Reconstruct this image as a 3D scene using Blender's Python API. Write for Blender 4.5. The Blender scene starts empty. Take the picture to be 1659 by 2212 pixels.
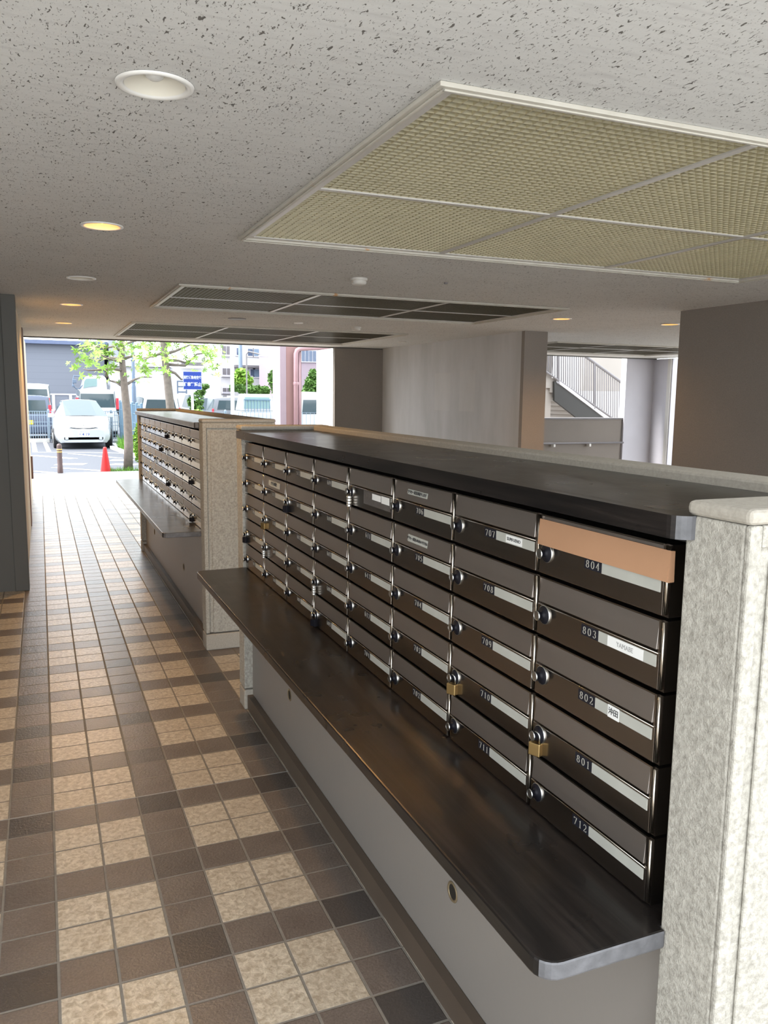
import bpy, math, random
from math import sin, cos, pi, radians, sqrt
from mathutils import Vector, Matrix
random.seed(7)
S = bpy.context.scene
C = S.collection
# ------------------------------------------------------------------ camera
FPX = 1757.88
CAMH = 1.5
yaw, pitch, roll = radians(22.834), radians(8.093), radians(0.6716)
cF = Vector((sin(yaw)*cos(pitch), cos(yaw)*cos(pitch), -sin(pitch)))
r0 = Vector((cos(yaw), -sin(yaw), 0)); u0 = r0.cross(cF)
cR = cos(roll)*r0 + sin(roll)*u0
cU = -sin(roll)*r0 + cos(roll)*u0
cam = bpy.data.objects.new('camera', bpy.data.cameras.new('camera'))
C.objects.link(cam)
cam.matrix_world = Matrix(((cR.x, cU.x, -cF.x, 0), (cR.y, cU.y, -cF.y, 0), (cR.z, cU.z, -cF.z, CAMH), (0, 0, 0, 1)))
cam.data.sensor_fit = 'VERTICAL'; cam.data.sensor_height = 24; cam.data.lens = FPX/2212*24
cam.data.clip_start = 0.02; cam.data.clip_end = 400
S.camera = cam
# ------------------------------------------------------------------ sky, sun, exposure
W = bpy.data.worlds.new('sky'); S.world = W; W.use_nodes = True
bg = W.node_tree.nodes['Background']
bg.inputs[0].default_value = (0.90, 0.95, 1.0, 1); bg.inputs[1].default_value = 4.3
sun = bpy.data.objects.new('sun', bpy.data.lights.new('sun', 'SUN')); C.objects.link(sun)
sun.data.energy = 9.0; sun.data.angle = radians(12); sun.data.color = (1, 0.98, 0.95)
sun.rotation_euler = (radians(-8), radians(-33), 0)
S.view_settings.view_transform = 'Standard'; S.view_settings.look = 'None'
S.view_settings.exposure = 0.20; S.view_settings.gamma = 1.0; S.view_settings.use_curve_mapping = False
LAMP_W = 48.0

def at(px, py, X=None, Y=None, Z=None):
    """point of the place seen at a photograph pixel, on a given plane"""
    d = cF + (px-829.5)/FPX*cR - (py-1106)/FPX*cU
    o = Vector((0, 0, CAMH))
    t = X/d.x if X is not None else (Y/d.y if Y is not None else (Z-CAMH)/d.z)
    return o + t*d

# ------------------------------------------------------------------ material helpers
class NT:
    def __init__(s, name):
        s.m = bpy.data.materials.new(name); s.m.use_nodes = True
        s.t = s.m.node_tree; s.b = s.t.nodes['Principled BSDF']
        s.co = s.t.nodes.new('ShaderNodeTexCoord').outputs['Object']
    def link(s, a, b): s.t.links.new(a, b)
    def put(s, inp, v):
        if hasattr(v, 'links') or hasattr(v, 'is_linked'): s.link(v, inp)
        elif isinstance(v, (tuple, list)): inp.default_value = (*v, 1) if len(v) == 3 and inp.type == 'RGBA' else v
        else: inp.default_value = v
    def math(s, op, a, b=0.0, c=0.0):
        n = s.t.nodes.new('ShaderNodeMath'); n.operation = op
        s.put(n.inputs[0], a); s.put(n.inputs[1], b); s.put(n.inputs[2], c)
        return n.outputs[0]
    def mix(s, f, a, b, mode='MIX'):
        n = s.t.nodes.new('ShaderNodeMix'); n.data_type = 'RGBA'; n.blend_type = mode
        s.put(n.inputs[0], f); s.put(n.inputs[6], a); s.put(n.inputs[7], b)
        return n.outputs[2]
    def map(s, sc=(1, 1, 1), rot=(0, 0, 0), loc=(0, 0, 0), src=None):
        n = s.t.nodes.new('ShaderNodeMapping'); s.link(src or s.co, n.inputs[0])
        n.inputs[1].default_value = loc; n.inputs[2].default_value = rot; n.inputs[3].default_value = sc
        return n.outputs[0]
    def noise(s, scale, detail=3, vec=None, rough=0.5, dist=0.0):
        n = s.t.nodes.new('ShaderNodeTexNoise'); s.link(vec or s.co, n.inputs['Vector'])
        n.inputs['Scale'].default_value = scale; n.inputs['Detail'].default_value = detail
        n.inputs['Roughness'].default_value = rough; n.inputs['Distortion'].default_value = dist
        return n.outputs[0]
    def voro(s, scale, vec=None, feat='F1', out=0):
        n = s.t.nodes.new('ShaderNodeTexVoronoi'); n.feature = feat; s.link(vec or s.co, n.inputs['Vector'])
        n.inputs['Scale'].default_value = scale
        return n.outputs[out]
    def ramp(s, f, a, b):
        n = s.t.nodes.new('ShaderNodeMapRange'); n.clamp = True
        s.put(n.inputs[0], f); n.inputs[1].default_value = a; n.inputs[2].default_value = b
        return n.outputs[0]
    def xyz(s, src=None):
        n = s.t.nodes.new('ShaderNodeSeparateXYZ'); s.link(src or s.co, n.inputs[0]); return n.outputs
    def bump(s, h, strength, dist=0.01, prev=None):
        n = s.t.nodes.new('ShaderNodeBump'); s.put(n.inputs['Height'], h)
        n.inputs['Strength'].default_value = strength; n.inputs['Distance'].default_value = dist
        if prev is not None: s.link(prev, n.inputs['Normal'])
        return n.outputs[0]
    def out(s, color=None, rough=None, metal=None, normal=None, **k):
        if color is not None: s.put(s.b.inputs['Base Color'], color)
        if rough is not None: s.put(s.b.inputs['Roughness'], rough)
        if metal is not None: s.put(s.b.inputs['Metallic'], metal)
        if normal is not None: s.link(normal, s.b.inputs['Normal'])
        for a, v in k.items(): s.put(s.b.inputs[a.replace('_', ' ')], v)
        return s.m

def flat(name, col, rough=0.5, metal=0.0, var=0.08, vs=6.0, bump=0.0, bs=200.0, **k):
    n = NT(name)
    d = tuple(max(0, c*(1-var*2)) for c in col)
    c = n.mix(n.noise(vs, 4), d, tuple(min(1, x*(1+var)) for x in col))
    nm = n.bump(n.noise(bs, 3), bump, 0.004) if bump else None
    return n.out(c, rough, metal, nm, **k)

def emit(name, col, st):
    n = NT(name); return n.out((0.8, 0.8, 0.8), 0.5, Emission_Color=col, Emission_Strength=st)

M = {}
# floor tiles: pairs of cream tiles ruled by bands of brown ones, darkest where bands cross
def tile_mat():
    n = NT('floor_tiles'); x, y, z = n.xyz()
    u = n.math('DIVIDE', n.math('ADD', x, 0.1655), 0.14555)
    v = n.math('DIVIDE', n.math('ADD', y, -2.0055), 0.14205)
    iu, iv = n.math('FLOOR', u), n.math('FLOOR', v)
    fu, fv = n.math('FRACT', u), n.math('FRACT', v)
    mod = lambda a: n.math('LESS_THAN', n.math('SUBTRACT', n.math('DIVIDE', a, 3), n.math('FLOOR', n.math('DIVIDE', a, 3))), 0.2)
    bu = n.math('LESS_THAN', n.math('ABSOLUTE', n.math('SUBTRACT', n.math('FRACT', n.math('DIVIDE', n.math('ADD', iu, 0.5), 3)), 0.1667)), 0.1)
    bv = n.math('LESS_THAN', n.math('ABSOLUTE', n.math('SUBTRACT', n.math('FRACT', n.math('DIVIDE', n.math('ADD', iv, 0.5), 3)), 0.1667)), 0.1)
    cb = n.t.nodes.new('ShaderNodeCombineXYZ'); n.link(iu, cb.inputs[0]); n.link(iv, cb.inputs[1])
    wn = n.t.nodes.new('ShaderNodeTexWhiteNoise'); n.link(cb.outputs[0], wn.inputs[0]); rnd = wn.outputs[0]
    fine = n.noise(160, 4, rough=0.7); med = n.noise(55, 3, rough=0.65, dist=0.6); big = n.noise(9, 3)
    cream = n.mix(n.ramp(med, 0.36, 0.66), (0.38, 0.31, 0.225), (0.66, 0.585, 0.465))
    cream = n.mix(n.math('MULTIPLY', rnd, 0.22), cream, (0.40, 0.32, 0.23))
    brown = n.mix(n.ramp(fine, 0.3, 0.7), (0.118, 0.093, 0.077), (0.215, 0.178, 0.150))
    brown = n.mix(n.math('MULTIPLY', n.ramp(big, 0.42, 0.7), 0.35), brown, (0.09, 0.065, 0.055))
    dark = n.mix(fine, (0.045, 0.04, 0.038), (0.10, 0.085, 0.075))
    band = n.math('MAXIMUM', bu, bv); cross = n.math('MULTIPLY', bu, bv)
    c = n.mix(band, cream, brown); c = n.mix(n.math('MULTIPLY', cross, n.ramp(rnd, 0.05, 0.5)), c, dark)
    g = n.math('MINIMUM', n.math('MINIMUM', fu, n.math('SUBTRACT', 1, fu)), n.math('MINIMUM', fv, n.math('SUBTRACT', 1, fv)))
    gm = n.ramp(g, 0.018, 0.032)
    grout = n.mix(n.noise(30, 3), (0.17, 0.15, 0.125), (0.28, 0.255, 0.22))
    c = n.mix(gm, grout, c)
    jt = n.math('MULTIPLY', n.math('GREATER_THAN', y, 2.998), n.math('LESS_THAN', y, 3.004))
    c = n.mix(jt, c, (0.34, 0.34, 0.33))
    r = n.ramp(n.noise(40, 3), -0.4, 1.6)
    nm = n.bump(n.math('ADD', n.math('MULTIPLY', gm, 1.6), n.math('ADD', n.math('MULTIPLY', n.noise(85, 3, dist=0.8), 1.1), n.math('MULTIPLY', fine, 0.4))), 0.5, 0.0022)
    return n.out(c, n.math('SUBTRACT', 0.85, n.math('MULTIPLY', gm, n.math('SUBTRACT', 0.60, n.math('MULTIPLY', r, 0.14)))), 0.0, nm)
M['tile'] = tile_mat()

def ceil_mat():
    n = NT('fissured_ceiling_board')
    v = n.map((1, 0.42, 1), (0, 0, radians(14)))
    a = n.noise(105, 2, v, 0.55, 0.8); b = n.noise(190, 2, v, 0.6, 0.9); dens = n.noise(5, 2)
    th = n.math('SUBTRACT', 0.683, n.math('MULTIPLY', dens, 0.07))
    p1 = n.ramp(n.math('SUBTRACT', a, th), 0.0, 0.022)
    p2 = n.ramp(n.math('SUBTRACT', b, th), 0.005, 0.03)
    pit = n.math('MAXIMUM', p1, n.math('MULTIPLY', p2, 0.8))
    base = n.mix(n.noise(2.2, 3), (0.60, 0.60, 0.585), (0.68, 0.68, 0.665))
    base = n.mix(n.ramp(n.noise(9, 3, n.map((1, 6, 1))), 0.5, 0.8), base, (0.565, 0.56, 0.55))
    c = n.mix(pit, base, (0.13, 0.12, 0.11))
    nm = n.bump(n.math('SUBTRACT', n.math('MULTIPLY', n.noise(170, 2), 0.25), pit), 0.55, 0.004)
    return n.out(c, 0.9, 0, nm)
M['ceil'] = ceil_mat()

def wood_mat(name, dark, light, gloss):
    n = NT(name)
    v = n.map((1, 0.055, 1))
    warp = n.noise(1.6, 3, n.map((1, 0.22, 1)))
    streak = n.ramp(n.noise(38, 5, n.map((1, 0.045, 1)), 0.6, 0.5), 0.38, 0.66)
    g = n.noise(130, 4, v, 0.6)
    c = n.mix(streak, dark, light)
    c = n.mix(n.math('MULTIPLY', n.ramp(g, 0.45, 0.65), 0.6), c, dark)
    wear = n.ramp(n.noise(7, 4, n.map((1, 0.5, 1))), 0.55, 0.8)
    c = n.mix(n.math('MULTIPLY', wear, 0.06), c, tuple(x*2.2 for x in light))
    nm = n.bump(n.math('ADD', n.math('MULTIPLY', streak, 0.5), g), 0.3, 0.0006)
    return n.out(c, n.math('ADD', n.math('MULTIPLY', n.noise(11, 3), 0.10), gloss), 0, nm, Specular_IOR_Level=0.35, Coat_Weight=0.12, Coat_Roughness=0.15)
M['wood'] = wood_mat('stained_wood', (0.006, 0.0055, 0.0055), (0.022, 0.0175, 0.0155), 0.24)
M['wood_end'] = flat('worn_end_grain', (0.115, 0.115, 0.122), 0.5, 0, 0.3, 40, 0.3, 90)

def stucco(name, a, b, st, sc=75):
    n = NT(name); h = n.noise(sc, 5, rough=0.66, dist=0.25); f = n.noise(sc*3, 3)
    c = n.mix(n.ramp(h, 0.32, 0.62), a, b)
    c = n.mix(n.math('MULTIPLY', n.ramp(n.noise(3, 3), 0.45, 0.75), 0.25), c, tuple(x*0.75 for x in b))
    return n.out(c, 0.9, 0, n.bump(n.math('ADD', h, n.math('MULTIPLY', f, 0.3)), st, 0.006))
M['stucco'] = stucco('rough_stucco', (0.25, 0.235, 0.20), (0.42, 0.40, 0.35), 0.7, 95)
M['stucco_cap'] = stucco('smooth_stucco', (0.30, 0.275, 0.23), (0.37, 0.34, 0.29), 0.15, 120)
M['wall'] = stucco('taupe_wall', (0.205, 0.18, 0.16), (0.255, 0.225, 0.20), 0.12, 160)
def far_wall():
    n = NT('stained_grey_wall'); x, y, z = n.xyz()
    v = n.map((1, 1.0, 0.3)); s = n.noise(2.4, 4, v, 0.55)
    c = n.mix(n.ramp(s, 0.3, 0.7), (0.40, 0.395, 0.39), (0.53, 0.525, 0.53))
    # two paler patches where notices used to hang
    for (y0, y1, z0, z1) in ((9.18, 9.62, 1.33, 1.80), (8.55, 8.93, 1.33, 1.82)):
        a = n.math('MULTIPLY', n.math('GREATER_THAN', y, y0), n.math('LESS_THAN', y, y1))
        b = n.math('MULTIPLY', n.math('GREATER_THAN', z, z0), n.math('LESS_THAN', z, z1))
        c = n.mix(n.math('MULTIPLY', n.math('MULTIPLY', a, b), 0.35), c, (0.55, 0.53, 0.51))
    return n.out(c, 0.8, 0, n.bump(n.noise(150, 3), 0.15, 0.004))
M['farwall'] = far_wall()
M['lobby'] = flat('pale_added_wall', (0.45, 0.43, 0.40), 0.8, 0, 0.04, 2)
M['dark_wall'] = flat('grey_steel_pier', (0.095, 0.092, 0.083), 0.6, 0, 0.06, 3)
M['cream'] = stucco('cream_stucco', (0.48, 0.40, 0.28), (0.60, 0.52, 0.38), 0.3, 60)
M['brown_frame'] = flat('brown_frame', (0.16, 0.085, 0.065), 0.5)
M['panel_paint'] = flat('taupe_panel_paint', (0.235, 0.216, 0.197), 0.42, 0, 0.04, 2, 0.05, 60)
M['base'] = flat('dark_baseboard', (0.10, 0.075, 0.055), 0.45, 0, 0.1)
M['hole'] = flat('brass_grommet', (0.30, 0.24, 0.15), 0.4, 0.6)
M['black'] = flat('black_gap', (0.012, 0.011, 0.010), 0.6)
def steel(name, col, rough, aniso=0.0, st=0.05):
    n = NT(name); g = n.noise(90, 3, n.map((1, 0.03, 1)))
    c = n.mix(n.noise(5, 3), tuple(x*0.88 for x in col), tuple(x*1.08 for x in col))
    r = n.math('ADD', n.math('MULTIPLY', g, 0.10), rough-0.05)
    return n.out(c, r, 1.0, n.bump(g, st, 0.001))
M['door'] = steel('bronze_stainless_door', (0.33, 0.295, 0.265), 0.24)
M['flap'] = steel('bronze_stainless_flap', (0.50, 0.46, 0.43), 0.42)
M['door2'] = steel('polished_stainless_door', (0.62, 0.60, 0.58), 0.14)
M['flap2'] = steel('sky_tinted_stainless_flap', (0.44, 0.44, 0.46), 0.40)  # bluish tint puts the sky's reflection into the metal colour
M['body'] = steel('dark_box_body', (0.14, 0.12, 0.105), 0.35)
M['chrome'] = steel('chrome_edge', (0.55, 0.50, 0.43), 0.22)
M['silver'] = flat('silver_metal', (0.62, 0.62, 0.60), 0.28, 1.0)
M['brass'] = flat('brass_metal', (0.48, 0.34, 0.15), 0.35, 1.0)
M['blackplastic'] = flat('black_plastic', (0.006, 0.006, 0.010), 0.55, Specular_IOR_Level=0.25)
M['numplate'] = flat('number_plate_black', (0.010, 0.011, 0.018), 0.35)
M['digit'] = flat('grey_digit', (0.42, 0.40, 0.34), 0.5)
M['nameplate'] = flat('frosted_name_plate', (0.40, 0.40, 0.36), 0.38, 0, 0.08, 20)
M['paper'] = flat('white_paper', (0.72, 0.72, 0.70), 0.6, 0, 0.03)
M['ink'] = flat('dark_ink', (0.05, 0.05, 0.05), 0.7)
M['pencil'] = flat('pencil_grey', (0.35, 0.35, 0.34), 0.7)
M['tape'] = flat('brown_packing_tape', (0.42, 0.235, 0.135), 0.40, 0, 0.05, 9, 0.1, 30)
M['alu'] = flat('painted_aluminium', (0.60, 0.58, 0.55), 0.38, 0.15, 0.06, 5)
def rusty():
    n = NT('rust_spotted_white_frame')
    s = n.ramp(n.noise(7.5, 5, rough=0.65), 0.64, 0.72)
    c = n.mix(n.noise(14, 4), (0.46, 0.43, 0.37), (0.62, 0.60, 0.54)); c = n.mix(s, c, (0.50, 0.22, 0.04))
    return n.out(c, 0.5)
M['frame'] = rusty()
M['louver'] = flat('yellowed_louver', (0.74, 0.68, 0.49), 0.42, 0.6, 0.06, 4)
M['louver_shaded'] = flat('shade_darkened_louver', (0.20, 0.175, 0.125), 0.35, 0.7, 0.08, 4)  # louver colour darkened to put the far panels' shade into it
M['housing'] = flat('lamp_housing_inside', (0.035, 0.03, 0.022), 0.6)
M['white'] = flat('white_enamel', (0.78, 0.77, 0.74), 0.35, 0, 0.03)
M['reflector'] = flat('lamp_reflector', (0.78, 0.75, 0.66), 0.3, 0.0, 0.03)
M['bulb'] = flat('unlit_bulb', (0.70, 0.70, 0.68), 0.2, 0, 0.02)
M['lit'] = emit('lit_bulb', (1.0, 0.36, 0.05), 42)
M['plastic'] = flat('ivory_plastic', (0.62, 0.60, 0.56), 0.4, 0, 0.03)
# outdoors
M['asphalt'] = flat('asphalt', (0.060, 0.066, 0.082), 0.85, 0, 0.12, 30, 0.3, 120)
M['line'] = flat('road_paint', (0.45, 0.45, 0.43), 0.7, 0, 0.05, 30)
def brickpave():
    n = NT('paving_blocks'); b = n.t.nodes.new('ShaderNodeTexBrick'); n.link(n.co, b.inputs[0])
    b.inputs['Color1'].default_value = (0.115, 0.12, 0.13, 1); b.inputs['Color2'].default_value = (0.17, 0.17, 0.18, 1)
    b.inputs['Mortar'].default_value = (0.08, 0.08, 0.09, 1); b.inputs['Scale'].default_value = 4.6
    b.inputs['Mortar Size'].default_value = 0.02
    return n.out(b.outputs[0], 0.8)
M['pave'] = brickpave()
M['concrete'] = flat('pale_concrete', (0.46, 0.455, 0.44), 0.85, 0, 0.08, 3)
M['grass'] = flat('grass_blades', (0.11, 0.26, 0.02), 0.8, 0, 0.3, 8)
M['leaf'] = flat('spring_leaf', (0.19, 0.36, 0.035), 0.6, 0, 0.3, 3)
M['leaf2'] = flat('hedge_leaf', (0.085, 0.19, 0.03), 0.7, 0, 0.35, 4)
M['bark'] = flat('pale_bark', (0.16, 0.135, 0.115), 0.85, 0, 0.25, 14, 0.5, 60)
M['siding'] = NT('grey_siding')
n = M['siding']; x, y, z = n.xyz()
seam = n.math('LESS_THAN', n.math('FRACT', n.math('MULTIPLY', z, 2.4)), 0.06)
M['siding'] = n.out(n.mix(seam, (0.155, 0.17, 0.205), (0.13, 0.145, 0.18)), 0.7)
M['eave'] = flat('blue_grey_eave', (0.10, 0.13, 0.22), 0.6)
M['whitewall'] = flat('white_render', (0.50, 0.50, 0.51), 0.8, 0, 0.03)
M['greyband'] = flat('grey_balcony_wall', (0.15, 0.14, 0.15), 0.8)
M['glassdark'] = flat('window_glass', (0.07, 0.10, 0.16), 0.12)
M['curtain'] = flat('blue_curtain', (0.15, 0.21, 0.29), 0.8)
M['pink'] = flat('pink_render', (0.24, 0.14, 0.135), 0.75, 0, 0.04)
M['pinklight'] = flat('pale_and_lit_pink_render', (0.27, 0.215, 0.25), 0.75, 0, 0.04)  # pink block's own colour; on the column it paints the lit side
M['pinkpipe'] = flat('pink_pipe', (0.32, 0.20, 0.22), 0.3)
M['carwhite'] = flat('white_car_paint', (0.42, 0.44, 0.46), 0.2, 0, 0.02, Coat_Weight=0.6)
M['carsilver'] = flat('silver_car_paint', (0.25, 0.28, 0.32), 0.25, 0.3, 0.02, Coat_Weight=0.6)
M['cargrey'] = flat('grey_car_paint', (0.11, 0.12, 0.14), 0.25, 0.2, 0.02, Coat_Weight=0.6)
M['carblue'] = flat('dark_blue_car_paint', (0.06, 0.08, 0.13), 0.25, 0.2, 0.02, Coat_Weight=0.6)
M['carglass'] = flat('car_glass', (0.05, 0.075, 0.085), 0.06, 0, 0.02)
M['cabglass'] = flat('pale_cab_glass', (0.20, 0.30, 0.30), 0.1, 0, 0.02)
M['tyre'] = flat('black_rubber', (0.015, 0.015, 0.017), 0.8)
M['redlens'] = flat('red_tail_lens', (0.55, 0.03, 0.05), 0.3)
M['lens'] = flat('clear_lens', (0.40, 0.44, 0.46), 0.1)
M['trimblack'] = flat('black_trim', (0.02, 0.02, 0.025), 0.5)
M['yellow'] = flat('yellow_plate', (0.75, 0.55, 0.02), 0.5)
M['cone'] = flat('red_cone_plastic', (0.42, 0.002, 0.002), 0.45, 0, 0.03)
M['bollard'] = flat('brown_bollard', (0.075, 0.045, 0.042), 0.5)
M['reflective'] = flat('yellow_band', (0.55, 0.38, 0.12), 0.5)
M['signblue'] = flat('sign_blue', (0.0, 0.03, 0.24), 0.5, 0, 0.02)
M['signwhite'] = flat('sign_white', (0.45, 0.50, 0.60), 0.5, 0, 0.02)
M['bluepole'] = flat('blue_grey_pole', (0.09, 0.13, 0.19), 0.5)
M['fencewhite'] = flat('pale_fence_wire', (0.20, 0.26, 0.32), 0.5)
M['fencegreen'] = flat('blue_green_fence', (0.09, 0.16, 0.23), 0.5)
M['railing'] = flat('grey_railing', (0.17, 0.16, 0.165), 0.5)
M['stringer'] = flat('dark_stringer', (0.018, 0.017, 0.015), 0.6)
M['beige'] = flat('beige_wall', (0.30, 0.275, 0.25), 0.85, 0, 0.05, 2)
M['whitepanel'] = flat('white_wall_panel', (0.56, 0.55, 0.60), 0.7, 0, 0.05, 3)

# ------------------------------------------------------------------ mesh helpers
class MB:
    def __init__(s): s.v = []; s.f = []; s.m = []; s.mi = 0
    def add(s, vs, fs):
        k = len(s.v); s.v += [tuple(p) for p in vs]
        for f in fs: s.f.append([i+k for i in f]); s.m.append(s.mi)
        return s
    def box(s, x0, x1, y0, y1, z0, z1):
        return s.add([(x0,y0,z0),(x1,y0,z0),(x1,y1,z0),(x0,y1,z0),(x0,y0,z1),(x1,y0,z1),(x1,y1,z1),(x0,y1,z1)],
                     [(0,3,2,1),(4,5,6,7),(0,1,5,4),(1,2,6,5),(2,3,7,6),(3,0,4,7)])
    def hexa(s, p): return s.add(p, [(0,3,2,1),(4,5,6,7),(0,1,5,4),(1,2,6,5),(2,3,7,6),(3,0,4,7)])
    def prism(s, pts, axis, a, b):
        """closed 2-D outline extruded along an axis"""
        n = len(pts)
        def P(p, t):
            return (t, p[0], p[1]) if axis == 'x' else ((p[0], t, p[1]) if axis == 'y' else (p[0], p[1], t))
        vs = [P(p, a) for p in pts]+[P(p, b) for p in pts]
        fs = [list(range(n))[::-1], list(range(n, 2*n))]+[(i, (i+1) % n, (i+1) % n+n, i+n) for i in range(n)]
        return s.add(vs, fs)
    def ring(s, c, r, d, n):
        d = Vector(d).normalized(); a = d.orthogonal().normalized(); b = d.cross(a)
        return [Vector(c)+r*(cos(2*pi*i/n)*a+sin(2*pi*i/n)*b) for i in range(n)]
    def tube(s, pts, rs, n=10, caps=True):
        pts = [Vector(p) for p in pts]
        if not isinstance(rs, (list, tuple)): rs = [rs]*len(pts)
        k = len(s.v); a = None
        for i, p in enumerate(pts):
            d = (pts[min(i+1, len(pts)-1)]-pts[max(i-1, 0)]).normalized()
            if a is None: a = d.orthogonal().normalized()
            a = (a-d*a.dot(d)).normalized(); b = d.cross(a)
            for j in range(n): s.v.append(tuple(p+rs[i]*(cos(2*pi*j/n)*a+sin(2*pi*j/n)*b)))
        for i in range(len(pts)-1):
            for j in range(n):
                s.f.append([k+i*n+j, k+i*n+(j+1) % n, k+(i+1)*n+(j+1) % n, k+(i+1)*n+j]); s.m.append(s.mi)
        if caps:
            s.f.append([k+j for j in range(n)][::-1]); s.m.append(s.mi)
            s.f.append([k+(len(pts)-1)*n+j for j in range(n)]); s.m.append(s.mi)
        return s
    def lathe(s, prof, c, axis='z', n=24, capa=False, capb=False):
        """profile of (radius, height) turned about an axis through c"""
        k = len(s.v); c = Vector(c)
        for r, h in prof:
            for j in range(n):
                t = 2*pi*j/n
                q = {'z': (r*cos(t), r*sin(t), h), 'x': (h, r*cos(t), r*sin(t)), 'y': (r*sin(t), h, r*cos(t))}[axis]
                s.v.append(tuple(c+Vector(q)))
        for i in range(len(prof)-1):
            for j in range(n):
                s.f.append([k+i*n+j, k+i*n+(j+1) % n, k+(i+1)*n+(j+1) % n, k+(i+1)*n+j]); s.m.append(s.mi)
        if capa: s.f.append([k+j for j in range(n)][::-1]); s.m.append(s.mi)
        if capb: s.f.append([k+(len(prof)-1)*n+j for j in range(n)]); s.m.append(s.mi)
        return s
    def build(s, name, mats, parent=None, bevel=0, seg=2, smooth=False, loc=(0, 0, 0), label=None):
        me = bpy.data.meshes.new(name); me.from_pydata(s.v, [], s.f)
        for m in (mats if isinstance(mats, (list, tuple)) else [mats]): me.materials.append(M[m] if isinstance(m, str) else m)
        me.polygons.foreach_set('material_index', s.m)
        me.update()
        o = bpy.data.objects.new(name, me); C.objects.link(o); o.location = loc
        if parent: o.parent = parent
        if bevel:
            b = o.modifiers.new('bevel', 'BEVEL'); b.width = bevel; b.segments = seg; b.limit_method = 'ANGLE'; b.angle_limit = radians(40)
        if smooth:
            me.polygons.foreach_set('use_smooth', [True]*len(me.polygons))
        if label: o['label'] = label
        return o

def tag(o, label, cat, group=None, kind=None):
    o['label'] = label; o['category'] = cat
    if group: o['group'] = group
    if kind: o['kind'] = kind
    return o
def thing(name, loc, label, cat, group=None, rz=0):
    o = bpy.data.objects.new(name, None); C.objects.link(o); o.location = loc; o.rotation_euler = (0, 0, rz)
    o.empty_display_size = 0.05
    return tag(o, label, cat, group)
def struct(o, label=None):
    o['kind'] = 'structure'
    if label: o['label'] = label
    return o
def copy_tree(o, parent=None):
    c = o.copy(); C.objects.link(c); c.parent = parent
    for ch in [k for k in C.objects if k.parent == o]: copy_tree(ch, c)
    return c
KIDS = {}
def text_mesh(body, size, thick=0.0004, bold=0.0, sx=1.0):
    c = bpy.data.curves.new('writing', 'FONT'); c.body = body; c.size = size; c.extrude = thick; c.offset = bold
    c.align_x = 'CENTER'; c.align_y = 'CENTER'; c.resolution_u = 3
    o = bpy.data.objects.new('writing', c); C.objects.link(o)
    dg = bpy.context.evaluated_depsgraph_get(); dg.update()
    me = bpy.data.meshes.new_from_object(o.evaluated_get(dg)); bpy.data.objects.remove(o)
    for v in me.vertices: v.co.x *= sx
    return me
FACE = {'-x': Matrix(((0, 0, -1), (-1, 0, 0), (0, 1, 0))), '-y': Matrix(((1, 0, 0), (0, 0, -1), (0, 1, 0)))}
def writing(body, size, loc, face, mat, parent=None, name='writing', tilt=0, **k):
    me = text_mesh(body, size, **k); me.materials.clear(); me.materials.append(M[mat])
    me.transform((FACE[face] @ Matrix.Rotation(tilt, 3, 'Z')).to_4x4())
    o = bpy.data.objects.new(name, me); C.objects.link(o); o.location = loc
    if parent: o.parent = parent
    return o

# narrow seriffed numerals with thick uprights and thin curves
def arc(cx, cy, rx, ry, a0, a1, n=14): return [(cx+rx*cos(radians(a0+(a1-a0)*i/n)), cy+ry*sin(radians(a0+(a1-a0)*i/n))) for i in range(n+1)]
DIG = {
 '0': [arc(.5, .5, .30, .48, 0, 360, 24)],
 '1': [[(.52, 0), (.52, 1)], [(.52, .98), (.34, .84)], [(.34, .02), (.70, .02)]],
 '2': [arc(.5, .72, .27, .27, 165, -35)+[(.55, .38), (.24, .03)], [(.22, .03), (.80, .03)], [(.80, .03), (.82, .18)]],
 '3': [arc(.48, .75, .24, .23, 160, -90), arc(.48, .27, .28, .26, 90, -160)],
 '4': [[(.62, 0), (.62, 1)], [(.62, 1), (.16, .30)], [(.16, .30), (.86, .30)]],
 '5': [[(.74, .97), (.30, .97)], [(.30, .97), (.27, .56)], arc(.47, .31, .29, .30, 130, -160)],
 '6': [arc(.62, .60, .38, .42, 80, 180)+[(.24, .4)], arc(.51, .31, .27, .30, 0, 360, 20)],
 '7': [[(.20, .97), (.80, .97)], [(.80, .97), (.42, 0)], [(.20, .97), (.20, .82)]],
 '8': [arc(.5, .75, .23, .23, 0, 360, 20), arc(.5, .27, .28, .26, 0, 360, 20)],
 '9': [arc(.49, .69, .27, .30, 0, 360, 20), arc(.38, .40, .38, .42, -100, 0)+[(.76, .6)]],
}
def number(mb, txt, x, y, z, w, h):
    """numerals on a face looking along -X; y runs to the left"""
    for i, ch in enumerate(txt):
        for st in DIG[ch]:
            for a, b in zip(st, st[1:]):
                dx, dz = (b[0]-a[0])*w*0.86, (b[1]-a[1])*h; L = sqrt(dx*dx+dz*dz)
                if L < 1e-9: continue
                t = h*(0.014+0.034*abs(dz)/L); nx, nz = -dz/L*t, dx/L*t
                P = lambda p, s: (x, y-(i*w+p[0]*w*0.86)-s*nx, z+p[1]*h+s*nz)
                q = [P(a, 1), P(b, 1), P(b, -1), P(a, -1)]
                mb.add(q+[(p[0]+0.0006, p[1], p[2]) for p in q], [(0, 1, 2, 3), (0, 4, 5, 1), (1, 5, 6, 2), (2, 6, 7, 3), (3, 7, 4, 0)])

# ================================================================== STRUCTURE
CZ = 2.2
fl = struct(MB().box(-5, 11.5, -0.4, 14.56, -0.2, 0).build('floor', 'tile'))
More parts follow.
